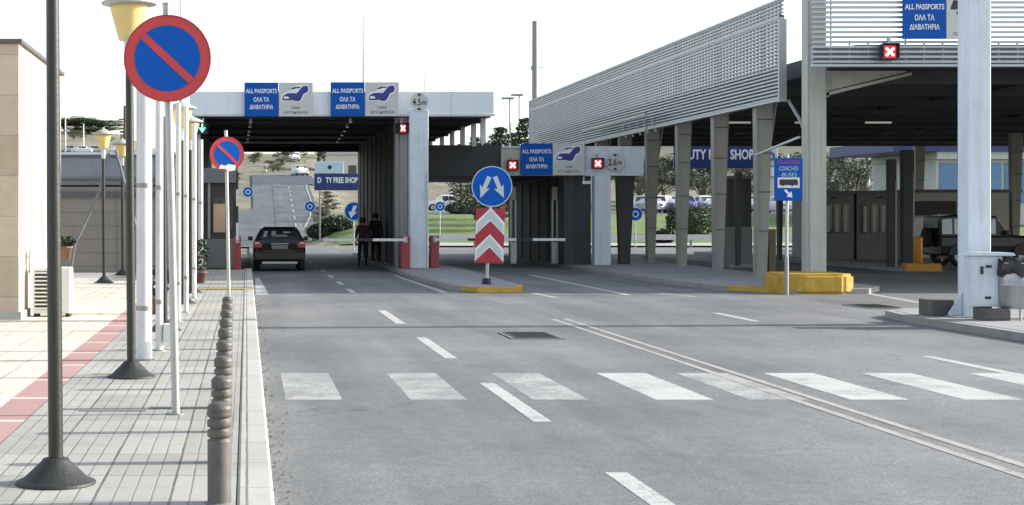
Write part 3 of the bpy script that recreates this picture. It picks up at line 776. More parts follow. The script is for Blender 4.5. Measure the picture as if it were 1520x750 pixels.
def height_sign(X, Z, Y, r, txt, label):
    t = thing('height_limit_sign', label, 'sign', (X, Y, Z), 0, 'round vehicle height limit signs')
    MB().disc(X, Z, r, Y, Y+.03).build('plate', 'sign_grey', t, True)
    MB().ring(X, Z, r*.92, r, Y-.004, Y-.001).build('rim', 'sign_white', t, True)
    mb = MB()
    mb.prism([(X-.28*r, Z+.88*r), (X+.28*r, Z+.88*r), (X, Z+.58*r)], Y-.005, Y-.002, 'y')
    mb.prism([(X-.28*r, Z-.88*r), (X, Z-.58*r), (X+.28*r, Z-.88*r)], Y-.005, Y-.002, 'y')
    mb.build('arrow', 'letter_black', t, True)
    text(txt, X-.28*r, Z-.02*r, r*.9, r*.75, Y-.004, 'letter_black', t, bold=.02)
    text('m', X+.52*r, Z-.12*r, r*.5, r*.4, Y-.004, 'letter_black', t, bold=.02)
height_sign(5.29, 5.22, 47.46, .28, '4.5', 'round height limit sign reading 4.5m on the tall pale column')

def cross_signal(X, Z, Y, s_, label, rz=0., green=False, name='lane_signal'):
    t = thing(name, label, 'signal light', (X, Y, Z-s_/2), rz, 'lane signal lights')
    h_ = s_/2
    MB().bevbox(-h_, h_, 0, .16, 0, s_, .015).build('housing', 'plastic_black', t)
    mb = MB().box(-h_-.0, h_+.0, -.10, 0, s_-.012, s_+.0).box(-h_, -h_+.012, -.10, 0, .05, s_).box(h_-.012, h_, -.10, 0, .05, s_)
    mb.build('visor', 'plastic_black', t)
    mb = MB()
    if green:
        mb.prism([(-.3*s_, .55*s_), (-.18*s_, .55*s_), (-.06*s_, .36*s_), (-.06*s_, .9*s_), (.06*s_, .9*s_), (.06*s_, .36*s_), (.18*s_, .55*s_), (.3*s_, .55*s_), (0, .1*s_)], -.006, -.002, 'y')
        mb.build('arrow_light', 'signal_green', t)
    else:
        MB().box(-h_*.74, h_*.74, -.004, -.001, s_*.13, s_*.87).build('red_lens', 'signal_red', t)
        for a in (45, -45):
            M = Matrix.Translation((0, 0, h_)) @ Matrix.Rotation(R(a), 4, 'Y')
            mb.box(-s_*.34, s_*.34, -.010-(.001 if a > 0 else 0), -.006, -s_*.075, s_*.075, M=M)
        mb.build('cross_light', 'signal_cross', t)
    MB().box(-.03, .03, .04, .12, s_, s_+.14).build('bracket', 'galv', t)
    return t
cross_signal(4.80, 4.42, 47.6, .33, 'red signal light beside the tall pale column top', R(32))
cross_signal(-1.36, 4.42, 47.6, .34, 'green arrow signal light at the left canopy end', R(-15), True)

def mast(X, Y, z0, z1, r, label, name='antenna_mast', cat='mast', matn='galv'):
    t = tag(MB().tube([(0, 0, 0), (0, 0, (z1-z0)*.5), (0, 0, z1-z0)], [r, r*.85, r*.6], 8).build(name, matn), label, cat, 'thin masts against the sky')
    t.location = (X, Y, z0); return t
mast(3.66, 48.5, 5.4, 7.95, .035, 'thin antenna mast on flat canopy behind blue passports sign')
mast(5.60, 48.8, 5.4, 6.55, .022, 'short thin antenna mast above the round 4.5m sign')
mast(-2.0, 47.0, .12, 8.6, .04, 'thin tall pole rising behind big no parking sign')

# ------------------------------------------------------------------ low canopy (lane 2)
t = thing('low_lane_canopy', 'low dark canopy over second lane with pale beam and column', 'canopy', (9, 51, 0))
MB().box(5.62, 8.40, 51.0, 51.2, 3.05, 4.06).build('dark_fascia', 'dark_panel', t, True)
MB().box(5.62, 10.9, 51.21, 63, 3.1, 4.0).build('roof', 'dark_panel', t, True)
MB().bevbox(8.403, 13.06, 50.95, 51.15, 3.05, 4.02, .01).build('beam', 'column_paint', t, True)
MB().box(8.36, 9.0, 50.91, 50.948, 3.06, 3.92).build('mounting_plate', 'beige_steel', t, True)
MB().box(8.34, 9.02, 50.90, 50.947, 3.925, 3.97).build('mounting_cap', 'grey_steel', t, True)
MB().bevbox(11.40, 11.93, 50.75, 51.2, .12, 3.05, .015).build('column', 'column_paint', t, True)
mb = MB().box(10.65, 10.95, 52.2, 63, .1, 3.1).box(10.9, 11.39, 51.25, 51.6, .12, 3.05)
for k in range(6): mb.box(10.62, 10.648, 53+k*1.7, 53.12+k*1.7, .1, 3.0)
mb.build('wall', 'dark_wall', t, True)
MB().box(10.5, 10.89, 51.25, 52.19, .12, 3.05).build('pier', 'dark_panel', t, True)
MB().box(5.6, 5.85, 50.2, 50.9, 2.6, 2.72).box(5.6, 5.72, 50.9, 63, .12, 3.1).build('left_wall', 'dark_wall', t, True)
panel_sign('p', 9.51, 3.585, 50.80, 1.04, 'blue passports sign on the low lane canopy beam', GPS)
panel_sign('v', 10.56, 3.585, 50.80, 1.04, 'white car picture sign on the low lane canopy beam', GVS)
height_sign(12.10, 3.50, 50.88, .30, '2.6', 'round height limit sign reading 2.6m on the low beam')
cross_signal(8.71, 3.39, 50.72, .34, 'red cross signal light left of the low beam signs')
cross_signal(11.48, 3.44, 50.62, .36, 'red cross signal light next to the round 2.6m sign', R(6))
def camera_unit(loc, rz, label):
    t = thing('security_camera', label, 'camera', loc, rz, 'small security cameras under the canopies')
    MB().bevbox(-.05, .05, -.3, .0, -.05, .05, .012).build('housing', 'plastic_white', t)
    MB().box(-.02, .02, -.05, -.02, .05, .2).build('bracket', 'galv', t)
camera_unit((11.0, 50.7, 2.82), R(60), 'small white security camera left of the low pale column')
camera_unit((5.75, 50.0, 2.78), R(-60), 'small grey security camera right of the tall pale column')
# louvred dark gate posts in lane 2
for X, lab in ((10.35, 'pale slotted detector post, right of two in the low lane'), (8.95, 'pale slotted detector post, left of two behind the chevron sign')):
    t = thing('detector_post', lab, 'post', (X, 52.0, 0), 0, 'slotted detector posts in low lane')
    MB().bevbox(X-.09, X+.09, 52, 52.15, 2.25, 2.72, .02).build('head', 'grey_steel', t, True)
    MB().box(X-.10, X-.06, 52, 52.1, .85, 2.25).box(X+.06, X+.10, 52, 52.1, .85, 2.25).build('rail', 'galv', t, True)
    MB().bevbox(X-.10, X+.12, 52, 52.2, .12, .85, .02).build('base', 'galv', t, True)
tag(MB().tube([(4.55, 60, .12), (4.55, 60, 2.0), (4.5, 60, 2.15)], .05, 10).build('guard_pipe', 'galv'), 'pale upright pipe standing in the dark passage behind pedestrians', 'pipe')

# barriers: red cabinets + striped arms
def barrier(X, Y, label, arm=None, up=False, d=-1, L=2.5, w_=.27):
    t = thing('barrier_gate', label, 'barrier', (X, Y, .12), 0, 'red cabinets of the lane barriers')
    MB().bevbox(-w_/2, w_/2, -.15, .2, 0, 1.0, .02).build('cabinet', 'red_cabinet', t)
    MB().bevbox(-w_/2-.01, w_/2+.01, -.17, .22, .85, .9, .006).build('lid', 'red_cabinet', t)
    if arm:
        mb = MB(); n = int(L/.5)
        for k in range(n):
            a0, a1 = k*.5, k*.5+.5
            if up: mb.box(-.035, .035, -.24, -.19, .9+a0, .9+a1, k % 2)
            else: mb.box(min(d*a0, d*a1), max(d*a0, d*a1), -.24, -.19, .84, .92, 1 if k % 3 == 2 else 0)
        mb.build('arm', ['sign_white', 'letter_black'], t)
        MB().bevbox(-.06, .06, -.19, -.151, .78, .98, .01).build('pivot', 'galv', t)
barrier(4.84, 47.35, 'red barrier cabinet left of tall column, arm lowered leftward', True, False, -1, 2.6)
barrier(5.80, 47.9, 'red barrier cabinet right of tall column, arm lowered rightward', True, False, 1, 4.0)
barrier(-.28, 46.6, 'red barrier cabinet in left lane with its arm raised upright', True, True, 1, 2.4, .22)

# booth on the left of lane 1
t = thing('passport_booth', 'dark passport control booth with poster in its window', 'booth', (-.95, 49, .1))
MB().box(-1.48, -.35, 47.9, 52, .12, 1.02).build('lower_wall', 'booth_grey', t, True)
MB().box(-1.48, -.35, 47.95, 52, 1.025, 2.9).build('upper_wall', 'dark_panel', t, True)
MB().box(-1.49, -.3, 47.75, 47.945, 2.75, 3.1).box(-1.49, -.28, 47.75, 52, 3.104, 3.2).build('roof', 'booth_grey', t, True)
MB().box(-1.47, -1.36, 47.86, 47.948, 1.03, 2.74).box(-1.20, -1.12, 47.86, 47.948, 1.03, 2.74).build('window_frame', 'grey_steel', t, True)
MB().box(-1.05, -.42, 47.90, 47.949, 1.25, 2.3).build('window', 'glass_dark', t, True)
MB().box(-1.02, -.66, 47.885, 47.898, 1.22, 2.1).build('poster', 'poster', t, True)

# ------------------------------------------------------------------ traffic signs
def no_parking(X, Y, z0, lean, hs, r, label, top, rzd=0, sticker=False):
    t = thing('no_parking_sign', label, 'traffic sign', (X, Y, z0), R(rzd), 'no parking signs along the pavement')
    pl = math.hypot(lean, top)
    MB().tube([(0, 0, 0), (lean*.5, 0, top*.5), (lean, 0, top)], .032, 14).build('post', 'galv', t)
    cx = lean*hs/top
    pt = MB().disc(cx, hs, r, -.075, -.068, 56).build('plate', 'sign_red', t)
    MB().ring(cx, hs, r*.985, r*1.005, -.082, -.066, 56).build('rim', 'chevron_red', pt)
    MB().disc(cx, hs, r*.76, -.079, -.0755, 56).build('blue_field', 'sign_blue', t)
    M = Matrix.Translation((cx, 0, hs)) @ Matrix.Rotation(R(43), 4, 'Y')
    MB().box(-r*.775, r*.775, -.083, -.0795, -r*.085, r*.085, M=M).build('red_bar', 'sign_red', t)
    MB().bevbox(cx-.05, cx+.05, -.066, -.03, hs-.12, hs-.09, .004).bevbox(cx-.05, cx+.05, -.066, -.03, hs+.09, hs+.12, .004).build('bracket', 'clamp', t)
    MB().tube([(lean, 0, top), (lean, 0, top+.01)], .036, 14).build('cap', 'clamp', t)
    MB().tube([(0, 0, 0), (0, 0, .012)], .07, 14).build('flange', 'clamp', t)
    if sticker:
        MB().prism([(cx-.16, hs-.86*r), (cx-.12, hs-.62*r), (cx-.02, hs-.68*r), (cx+.02, hs-.58*r), (cx+.17, hs-.66*r), (cx+.15, hs-.95*r), (cx+.02, hs-1.0*r), (cx-.04, hs-.86*r)], -.085, -.0835, 'y').build('sticker', 'sticker', t)
no_parking(-.565, 12.4, .12, -.075, 2.84, .345, 'large no parking sign on grey post nearest the camera', 3.28)
no_parking(-.33, 29.2, .12, -.06, 2.76, .325, 'smaller no parking sign with torn white sticker, farther along pavement', 3.2, 10, True)

t = thing('keep_either_side_sign', 'round blue two arrow sign above red white chevron board on island', 'traffic sign', (5.62, 36.3, .12))
MB().tube([(0, 0, 0), (.10, 0, 2.0), (.115, 0, 2.7)], .04, 14).build('post', 'galv', t)
MB().lathe([(.0, .14), (.10, .14), (.11, .02), (.15, .0)], n=20).build('base', 'plastic_black', t)
Ms = Matrix.Translation((.07, -.06, 1.13)) @ Matrix.Rotation(R(2), 4, 'Y')
cb = MB().bevbox(-.34, .34, 0, .02, -.64, .64, .008, M=Ms).build('chevron_board', 'chevron_red', t)
def chev(zc, th, x=.335):
    return [(-x, zc-.30), (0, zc+.04), (x, zc-.30), (x, zc-.30+th), (0, zc+.04+th), (-x, zc-.30+th)]
mb = MB(); mb2 = MB()
for zc in (-.30, .32):
    mb.prism(chev(zc, .30), -.004, -.001, 'y', M=Ms); mb2.prism(chev(zc+.045, .21, .30), -.007, -.0045, 'y', M=Ms)
mb.build('chevron_edge', 'letter_white', cb); mb2.build('chevron', 'chevron_white', cb)
pl = MB().disc(.115, 2.29, .475, -.085, -.075, 56).build('round_plate', 'sign_blue', t)
MB().ring(.115, 2.29, .455, .475, -.089, -.0855, 56).build('rim', 'pale_blue', pl)
mb = MB()
for s_, th in ((-1, 22), (1, -24)):
    M = Matrix.Translation((.115+s_*.17, 0, 2.27)) @ Matrix.Rotation(R(th), 4, 'Y')
    mb.prism([(-.045, .27), (.065, .27), (.05, -.02), (.12, .02), (0, -.27), (-.13, .02), (-.05, -.02)], -.092, -.0895, 'y', M=M)
mb.build('arrow', 'chevron_white', pl)

# bus lane sign
t = thing('bus_lane_sign', 'blue bus lane sign on thin post before yellow concrete block', 'traffic sign', (11.78, 33.80, .0)); t.scale = (1, 1, 1.035)
MB().tube([(0, 0, 0), (0, 0, 1.2), (.02, 0, 2.95)], .035, 12).build('post', 'galv', t)
MB().tube([(0, 0, .0), (0, 0, .8)], .045, 12).build('sleeve', 'grey_steel', t)
p = MB().bevbox(-.29, .33, -.07, -.045, 1.98, 2.88, .008).build('panel', 'passport_blue', t)
text('\u039b\u0395\u03a9\u03a6\u039f\u03a1\u0395\u0399\u0391', .02, 2.79, .5, .075, -.074, 'sign_red', t, world=False)
text('COACHES', .02, 2.66, .42, .09, -.074, 'pale_blue', t, world=False)
text('-BUSES', .02, 2.53, .36, .08, -.074, 'pale_blue', t, world=False)
MB().box(-.22, .26, -.074, -.071, 2.25, 2.47).build('picture_field', 'sign_white', t)
MB().prism([(-.18, 2.31), (-.18, 2.42), (-.15, 2.43), (.2, 2.43), (.22, 2.40), (.22, 2.31), (.14, 2.31), (.12, 2.29), (.08, 2.29), (.06, 2.31), (-.07, 2.31), (-.09, 2.29), (-.12, 2.29), (-.14, 2.31)], -.078, -.0745, 'y').build('bus_picture', 'letter_black', t)
M = Matrix.Translation((.02, 0, 2.12)) @ Matrix.Rotation(R(-45), 4, 'Y')
MB().prism([(-.02, .12), (.03, .12), (.03, .0), (.085, .0), (.005, -.11), (-.075, .0), (-.02, .0)], -.075, -.072, 'y', M=M).build('arrow', 'letter_white', t)
# yellow concrete block
mb = MB().prism([(11.72, 34.8), (11.80, 34.25), (12.0, 34.0), (12.3, 33.93), (13.1, 33.95), (13.35, 34.1), (13.45, 34.35), (13.45, 35.6), (13.2, 35.8), (11.9, 35.7)], .0, .44, 'z')
o = mb.build('concrete_block', 'yellow_paint'); tag(o, 'low yellow painted concrete block on the right island nose', 'concrete block')
bm = bmesh.new(); bm.from_mesh(o.data); bmesh.ops.bevel(bm, geom=[e for e in bm.edges], offset=.06, segments=3, affect='EDGES'); bm.to_mesh(o.data); bm.free()

# ------------------------------------------------------------------ street lamps, bollards, posts
def make_lamp(loc, label, grp):
    t = thing('street_lamp', label, 'street lamp', loc, 0, grp)
    MB().tube([(0, 0, .1), (-.012, 0, 1.6), (-.02, 0, 3.0)], [.044, .043, .038], 16).build('pole', 'black_paint', t)
    MB().lathe([(.235, .0), (.24, .012), (.22, .022), (.19, .035), (.085, .135), (.075, .15), (.05, .155)], n=28).build('base', 'cast_iron', t)
    MB().lathe([(.038, 2.97), (.05, 2.99), (.052, 3.19), (.075, 3.21)], -.02, 0, 18).build('collar', 'white_metal', t)
    MB().lathe([(.0, 3.20), (.10, 3.205), (.115, 3.25), (.15, 3.37), (.185, 3.49), (.19, 3.55), (.0, 3.55)], -.02, 0, 28).build('lamp_shade', 'lamp_yellow', t)
    MB().lathe([(.0, 3.54), (.27, 3.545), (.275, 3.565), (.12, 3.64), (.03, 3.68), (.03, 3.71), (.0, 3.72)], -.02, 0, 28).build('cap', 'lamp_cap', t)
    return t
GL = 'black street lamps with yellow shades'
L0 = make_lamp((-1.13, 9.18, .12), 'black street lamp nearest the camera, only pole and base visible', GL)
for X, Y, lb in ((-1.135, 15.27, 'second street lamp, yellow shade behind the big no parking sign'), (-1.14, 21.5, 'street lamp hidden mostly behind grey sign post and white posts'),
                 (-1.16, 28.2, 'street lamp with shade just under the big no parking sign'), (-1.15, 32.2, 'farthest kerbside street lamp beside the green signal'),
                 (-3.40, 37.0, 'plaza street lamp in front of the low grey building, left'), (-3.35, 42.0, 'plaza street lamp by the grey building, right and lower')):
    o = dup(L0, (X, Y, .12), lb)
    if Y < 16: o.scale = (1, 1, 1.035)
def make_bollard(loc, label):
    t = thing('bollard', label, 'bollard', loc, 0, 'ringed metal bollards along the kerb')
    MB().lathe([(.066, 0), (.066, .34)], n=24).build('shaft', 'bollard_paint', t)
    prof = [(.066, .34)]
    for k in range(3):
        z = .35+k*.055
        prof += [(.0665, z), (.054, z+.004), (.054, z+.014), (.0665, z+.019), (.068, z+.036), (.0665, z+.052)]
    prof += [(.070, .52), (.066, .535), (.05, .55), (.02, .557), (0, .558)]
    MB().lathe(prof, n=24).build('ringed_head', 'bollard_paint', t)
    MB().lathe([(.08, 0.001), (.078, .006), (.066, .008)], n=24).build('collar', 'concrete_dark', t)
    return t
B0 = make_bollard((-.15, 8.55, .12), 'ringed bollard nearest the camera, first in the kerb row')
ordn = ['second', 'third', 'fourth', 'fifth', 'sixth', 'seventh', 'eighth', 'ninth and farthest']
for k in range(8): dup(B0, (-.16-.012*k, 8.55+1.42*(k+1), .12), ordn[k]+' ringed bollard from the camera in the kerb row')
def white_post(X, Y, r, h_, label, box=False):
    t = thing('white_post', label, 'post', (X, Y, .12), 0, 'white round posts behind the street lamps')
    MB().tube([(0, 0, 0), (0, 0, h_)], r, 20).build('shaft', 'white_metal', t)
    for z in (.55, 1.9): MB().tube([(0, 0, z), (0, 0, z+.05)], r+.006, 20).build('band', 'clamp', t)
    MB().lathe([(r+.04, 0), (r+.035, .012), (r, .014)], n=20).build('flange', 'clamp', t)
    if box: MB().bevbox(r+.005, r+.12, -.06, .06, 0.1, .32, .01).build('junction_box', 'plastic_white', t)
white_post(-1.13, 17.1, .086, 3.1, 'thick white post directly under big no parking sign')
white_post(-1.03, 18.3, .045, 3.1, 'thin white post with box right of the thick white post', True)
white_post(-1.03, 23.4, .04, 3.3, 'white post behind the sign post, third from camera')
white_post(-1.0, 25.6, .04, 3.4, 'white post between two black lamps, fourth from camera')
white_post(-1.02, 30.2, .045, 3.4, 'white post beside the farther lamp, fifth from camera')
white_post(-1.14, 38.5, .06, 3.5, 'farthest white post near the passport booth')
# small potted plants / clutter by the posts
for X, Y, hh, lb in ((-1.1, 36.9, .8, 'potted plant beside the farthest kerbside lamp'), (-1.45, 25.2, .5, 'potted plant in the row of white posts')):
    potted_plant((X, Y, .12), lb, hh)

# ------------------------------------------------------------------ tall white post, cabinet, bin on the right
t = thing('gantry_post', 'tall pale square steel post on the near right island', 'post', (11.52, 24.5, .12))
MB().bevbox(-.20, .17, -.18, .18, 0, 7.4, .02).build('shaft', 'white_post_paint' if 'white_post_paint' in MATS else 'column_paint', t)
MB().prism([(-.21, .021), (-.42, .021), (-.42, .06), (-.21, .38)], -.015, .015, 'y').build('gusset', 'column_paint', t)
MB().prism([(.18, .021), (.40, .021), (.40, .06), (.18, .38)], -.015, .015, 'y').build('gusset', 'column_paint', t)
MB().bevbox(-.45, .42, -.3, .3, 0, .02, .004).build('base_plate', 'galv', t)
t = thing('electrical_cabinet', 'grey metal electrical cabinet with capped top beside tall post', 'electrical cabinet', (11.35, 23.9, .32))
MB().bevbox(-.22, .24, -.14, .14, 0, .78, .012).build('body', 'column_paint', t)
MB().prism([(-.28, .785), (.42, .785), (.38, .83), (-.18, .84)], -.2, .2, 'y').build('top', 'column_paint', t)
MB().box(-.19, .17, -.146, -.1405, .03, .74).build('door', 'column_paint', t)
MB().bevbox(-.10, -.06, -.17, -.1465, .50, .62, .005).bevbox(-.02, .07, -.165, -.1465, .60, .64, .005).bevbox(-.03, .06, -.165, -.1465, .12, .16, .005).build('latch', 'plastic_black', t)
MB().box(-.1, .1, -.1, .1, -.2, -.001).build('foot', 'stone_block', t)
t = thing('litter_bin', 'round grey litter bin lined with a black bag', 'litter bin', (11.80, 23.75, .12))
mb = MB().lathe([(.0, .18), (.24, .18), (.27, .24), (.275, .52), (.285, .53), (.285, .56), (.275, .57), (.28, .86), (.29, .88), (.27, .89)], n=32)
mb.build('barrel', 'galv', t)
random.seed(5)
mb = MB(); prof = [(.292, .70), (.305, .78), (.30, .90), (.27, .95), (.22, .93), (.18, .84), (.0, .82)]
vs = []; n_ = 40
for i, (r_, z) in enumerate(prof):
    for k in range(n_):
        a = 2*PI*k/n_; q = r_*(1+.05*math.sin(9*a+i)+random.uniform(-.03, .03)); vs.append((q*math.cos(a), q*math.sin(a), z+random.uniform(-.03, .03)+.025*math.sin(5*a)))
mb.add(vs, [(i*n_+k, i*n_+(k+1) % n_, (i+1)*n_+(k+1) % n_, (i+1)*n_+k) for i in range(len(prof)-1) for k in range(n_)], 0, True)
mb.build('bin_bag', 'plastic_black', t)
for a in (20, 140, 260): MB().tube([(.2*math.cos(R(a)), .2*math.sin(R(a)), 0), (.2*math.cos(R(a)), .2*math.sin(R(a)), .2)], .02, 8).build('leg', 'galv', t)
random.seed(11)
for (x0, x1, y0, y1, z1, lb) in ((10.88, 11.24, 24.6, 25.1, .38, 'rough dark concrete block left of tall white post'), (11.2, 11.62, 23.55, 23.75, .30, 'dark stone block in front of the electrical cabinet'),
                                 (12.2, 12.75, 23.9, 24.2, .31, 'dark stone block beside the litter bin')):
    o = MB().bevbox(x0, x1, y0, y1, .12, z1, .02).build('stone_block', 'stone_block'); tag(o, lb, 'stone block', 'loose blocks on the near right island')

# ------------------------------------------------------------------ big steel canopy with louvres
t = thing('steel_canopy', 'large dark roofed steel canopy with silver louvre screens', 'canopy', (14, 38, 0))
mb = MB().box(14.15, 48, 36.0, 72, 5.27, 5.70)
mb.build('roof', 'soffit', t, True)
mb = MB()
for k in range(10):
    Y = 37.9+k*3.7
    mb.box(13.9, 48, Y, Y+.18, 4.95, 5.267)
for X in (20, 26, 32, 38, 44): mb.box(X, X+.14, 36.1, 71.9, 5.08, 5.265)
mb.build('roof_beam', 'dark_panel', t, True)
MB().box(13.1, 48, 35.84, 35.96, 5.18, 5.64).build('roof_edge', 'alu_dark', t, True)
# side louvre screen (X=13.6)
mb = MB(); z = 4.72; k = 0
while z < 7.2: mb.box(13.55, 13.66, 39.4, 74, z, z+.046); z += .094
mb.build('side_louvre', 'alu', t, True)
mb = MB(); y = 39.5
while y < 74: mb.box(13.58, 13.64, y, y+.016, 4.70, 7.2); y += .29
mb.build('side_louvre_fin', 'alu_dark', t, True)
MB().box(13.52, 13.69, 39.4, 74.05, 4.64, 4.705).box(13.52, 13.69, 39.4, 74.05, 7.2, 7.25).box(13.53, 13.68, 39.4, 74.05, 6.74, 6.83).box(13.51, 13.70, 39.30, 39.395, 4.62, 6.72).box(13.51, 13.70, 74.06, 74.15, 4.62, 7.25).build('side_louvre_frame', 'alu', t, True)
mb = MB()
for y in fr(41, 73, 3.86): mb.box(13.67, 13.75, y, y+.08, 4.7, 7.2)
for y in fr(41, 73, 3.86): mb.box(13.75, 14.9, y, y+.08, 5.5, 5.58)
mb.build('screen_support', 'grey_steel', t, True)
# front louvre screen (Y=37.5)
mb = MB(); z = 5.24
while z < 7.2: mb.box(13.02, 48, 35.60, 35.69, z, z+.05); z += .114
mb.build('front_louvre', 'alu', t, True)
mb = MB()
for k in range(75): mb.box(13.45+k*.43, 13.475+k*.43, 35.693, 35.73, 5.18, 5.72 if k % 4 else 7.2)
mb.build('front_louvre_fin', 'alu', t, True)
MB().box(13.0, 48, 35.58, 35.74, 5.15, 5.205).box(13.0, 48, 35.58, 35.74, 7.2, 7.26).build('front_louvre_frame', 'alu', t, True)
# tapered columns
cols = [41.7, 45.5, 49.3, 53.1, 56.9, 60.7, 64.5, 68.3, 71.7]
MB().bevbox(13.52, 13.98, 37.35, 37.75, .12, 7.3, .012).bevbox(13.57, 13.93, 37.31, 37.348, .12, 7.2, .003).build('column', 'beige_steel', t, True)
mb = MB().prism([(13.985, 5.24), (13.985, 4.72), (16.0, 5.21), (16.0, 5.24)], 37.56, 37.72, 'y').box(13.985, 14.1, 37.5, 37.559, 4.6, 5.24)
mb.prism([(13.99, 4.70), (13.99, 4.62), (16.1, 5.13), (16.1, 5.20)], 37.50, 37.79, 'y').build('haunch', 'beige_steel', t, True)
def tap_column(X, Y, name='column', mt='column_steel_shaded'):
    mb = MB().prism([(X-.12, .12), (X+.10, .12), (X+.18, 2.4), (X+.28, 5.1), (X-.17, 5.1)], Y-.11, Y+.11, 'y')
    mb.prism([(X-.16, .12), (X-.125, .12), (X-.175, 5.1), (X-.21, 5.1)], Y-.15, Y+.15, 'y')
    q = mb.build(name, mt, t, True)
    for z in (1.3, 2.35, 3.4, 4.3): MB().box(X-.17-.006*z, X+.12+.038*z, Y-.125, Y-.111, z, z+.03).build('joint_plate', 'dark_joint', q, True)
    MB().bevbox(X-.26, X+.2, Y-.2, Y+.2, .121, .15, .004).build('foot_plate', 'grey_steel', q, True)
for y in cols: tap_column(13.87, y)
for y in (46, 54, 62.5, 67, 71.5): tap_column(31.0, y)
MB().tube([(13.78, 39.4, 4.65), (13.72, 38.4, 4.1), (13.68, 37.75, 3.55)], .045, 8).build('brace', 'grey_steel', t, True)
for Y in (41.7, 53.1, 60.7):
    MB().tube([(14.3, Y+.1, 4.9), (13.95, Y+.1, 2.4), (13.9, Y+.1, .15)], .035, 8).build('brace', 'grey_steel', t, True)
MB().tube([(13.6, 41.4, 3.35), (13.55, 38, 3.65)], .035, 8).build('cross_tie', 'white_metal', t, True)
mb = MB()
for X in (17, 19.5, 22, 25.5): mb.box(X, X+.9, 55, 55.12, 5.02, 5.08)
mb.build('strip_light', 'spot_lens', t, True)
mb = MB()
for k in range(5): mb.prism([(51.2+k, 4.5), (51.25+k, 4.5), (51.75+k, 5.0), (51.7+k, 5.0)], 13.5, 13.56, 'x')
mb.box(13.0, 13.1, 50.6, 60, 4.5, 4.62).box(13.0, 13.1, 50.6, 60, 5.0, 5.1).build('truss', 'beige_steel', t, True)
panel_sign('p', 15.51, 6.262, 35.45, .98, 'blue passports sign on the big steel canopy louvres', GPS)
panel_sign('v', 16.505, 6.262, 35.45, .98, 'white bus picture sign partly behind the tall post', GVS, True)
cross_signal(14.70, 5.47, 35.40, .37, 'red cross signal light on the big front louvre screen')

# duty free sign hanging at the back of the canopy
t = thing('shop_sign', 'large navy duty free shop sign with bold white letters', 'sign', (23.3, 75, 4.05), 0, 'navy duty free shop signs')
MB().bevbox(20.70, 25.0, 75, 75.2, 4.05, 5.22, .02).build('panel', 'passport_navy' if 'passport_navy' in MATS else 'navy', t, True)
text('DUTY FREE SHOP', 22.80, 4.72, 3.5, .50, 74.99, 'letter_white', t, bold=.03)
MB().bevbox(25.02, 25.70, 75, 75.2, 4.15, 5.08, .02).build('logo_box', 'sign_white', t, True)
MB().ring(25.36, 4.62, .13, .21, 74.985, 74.995, 24).build('logo', 'sign_blue', t, True)
MB().tube([(21, 75.1, 0), (21, 75.1, 4.05)], .06, 6).build('post', 'grey_steel', t, True)
MB().tube([(24.8, 75.1, 0), (24.8, 75.1, 4.05)], .06, 6).build('post', 'grey_steel', t, True)
Y = 95
t = thing('shop_sign', 'small navy duty free shop sign with pale box above, beyond passage', 'sign', (4.4, Y, G(4.4, Y)), 0, 'navy duty free shop signs')
MB().bevbox(4.15, 7.6, Y, Y+.15, 3.32, 4.35, .02).build('panel', 'navy', t, True)
text('D', 4.47, 3.95, .24, .34, Y-.01, 'letter_white', t, bold=.03); text('TY FREE SHOP', 5.83, 3.95, 1.95, .36, Y-.01, 'letter_white', t, bold=.03)
MB().bevbox(4.2, 5.95, Y, Y+.12, 4.36, 5.08, .02).build('upper_panel', 'pale_blue', t, True)
MB().disc(5.1, 4.74, .13, Y-.01, Y-.002).build('logo', 'letter_black', t, True)
MB().tube([(4.5, Y+.08, -.2), (4.5, Y+.08, 3.3)], .06, 8).tube([(7.2, Y+.08, -.2), (7.2, Y+.08, 3.3)], .06, 8).build('post', 'grey_steel', t, True)

# small round blue signs beyond
def round_blue(px, Y, zc, r, label, arrow=True, plinth=False):
    X = XX(px, Y); g0 = G(X, Y)
    t = thing('round_blue_sign', label, 'traffic sign', (X, Y, g0), 0, 'round blue traffic signs beyond the canopies')
    z = zc-g0
    MB().tube([(0, 0, 0), (0, 0, z)], .035, 8).build('post', 'galv', t)
    MB().disc(0, z, r, -.06, -.05, 32).build('plate', 'sign_blue', t)
    MB().ring(0, z, r*.9, r, -.066, -.061, 32).build('rim', 'pale_blue', t)
    if arrow: MB().prism([(u*r, z+v*r) for u, v in ((-.02, .62), (.34, .55), (.06, -.1), (.34, -.05), (-.30, -.72), (-.58, .02), (-.28, -.05))], -.075, -.0665, 'y').build('arrow', 'letter_white', t)
    else: MB().ring(0, z, r*.3, r*.5, -.070, -.0665, 20).build('symbol', 'pale_blue', t)
round_blue(525, 77, H+.27, .48, 'large round blue arrow sign at the end of the dark wall')
round_blue(368, 150, H+2.4, .52, 'round blue sign left of the hill road', False)
round_blue(460, 120, H+.8, .42, 'round blue sign on the verge right of the hill road', False)
round_blue(943, 80, H+.14, .36, 'round blue sign on grass left of the slanted columns', False)
round_blue(653, 92, H+.62, .3, 'round blue sign in front of the white pickup truck', False)

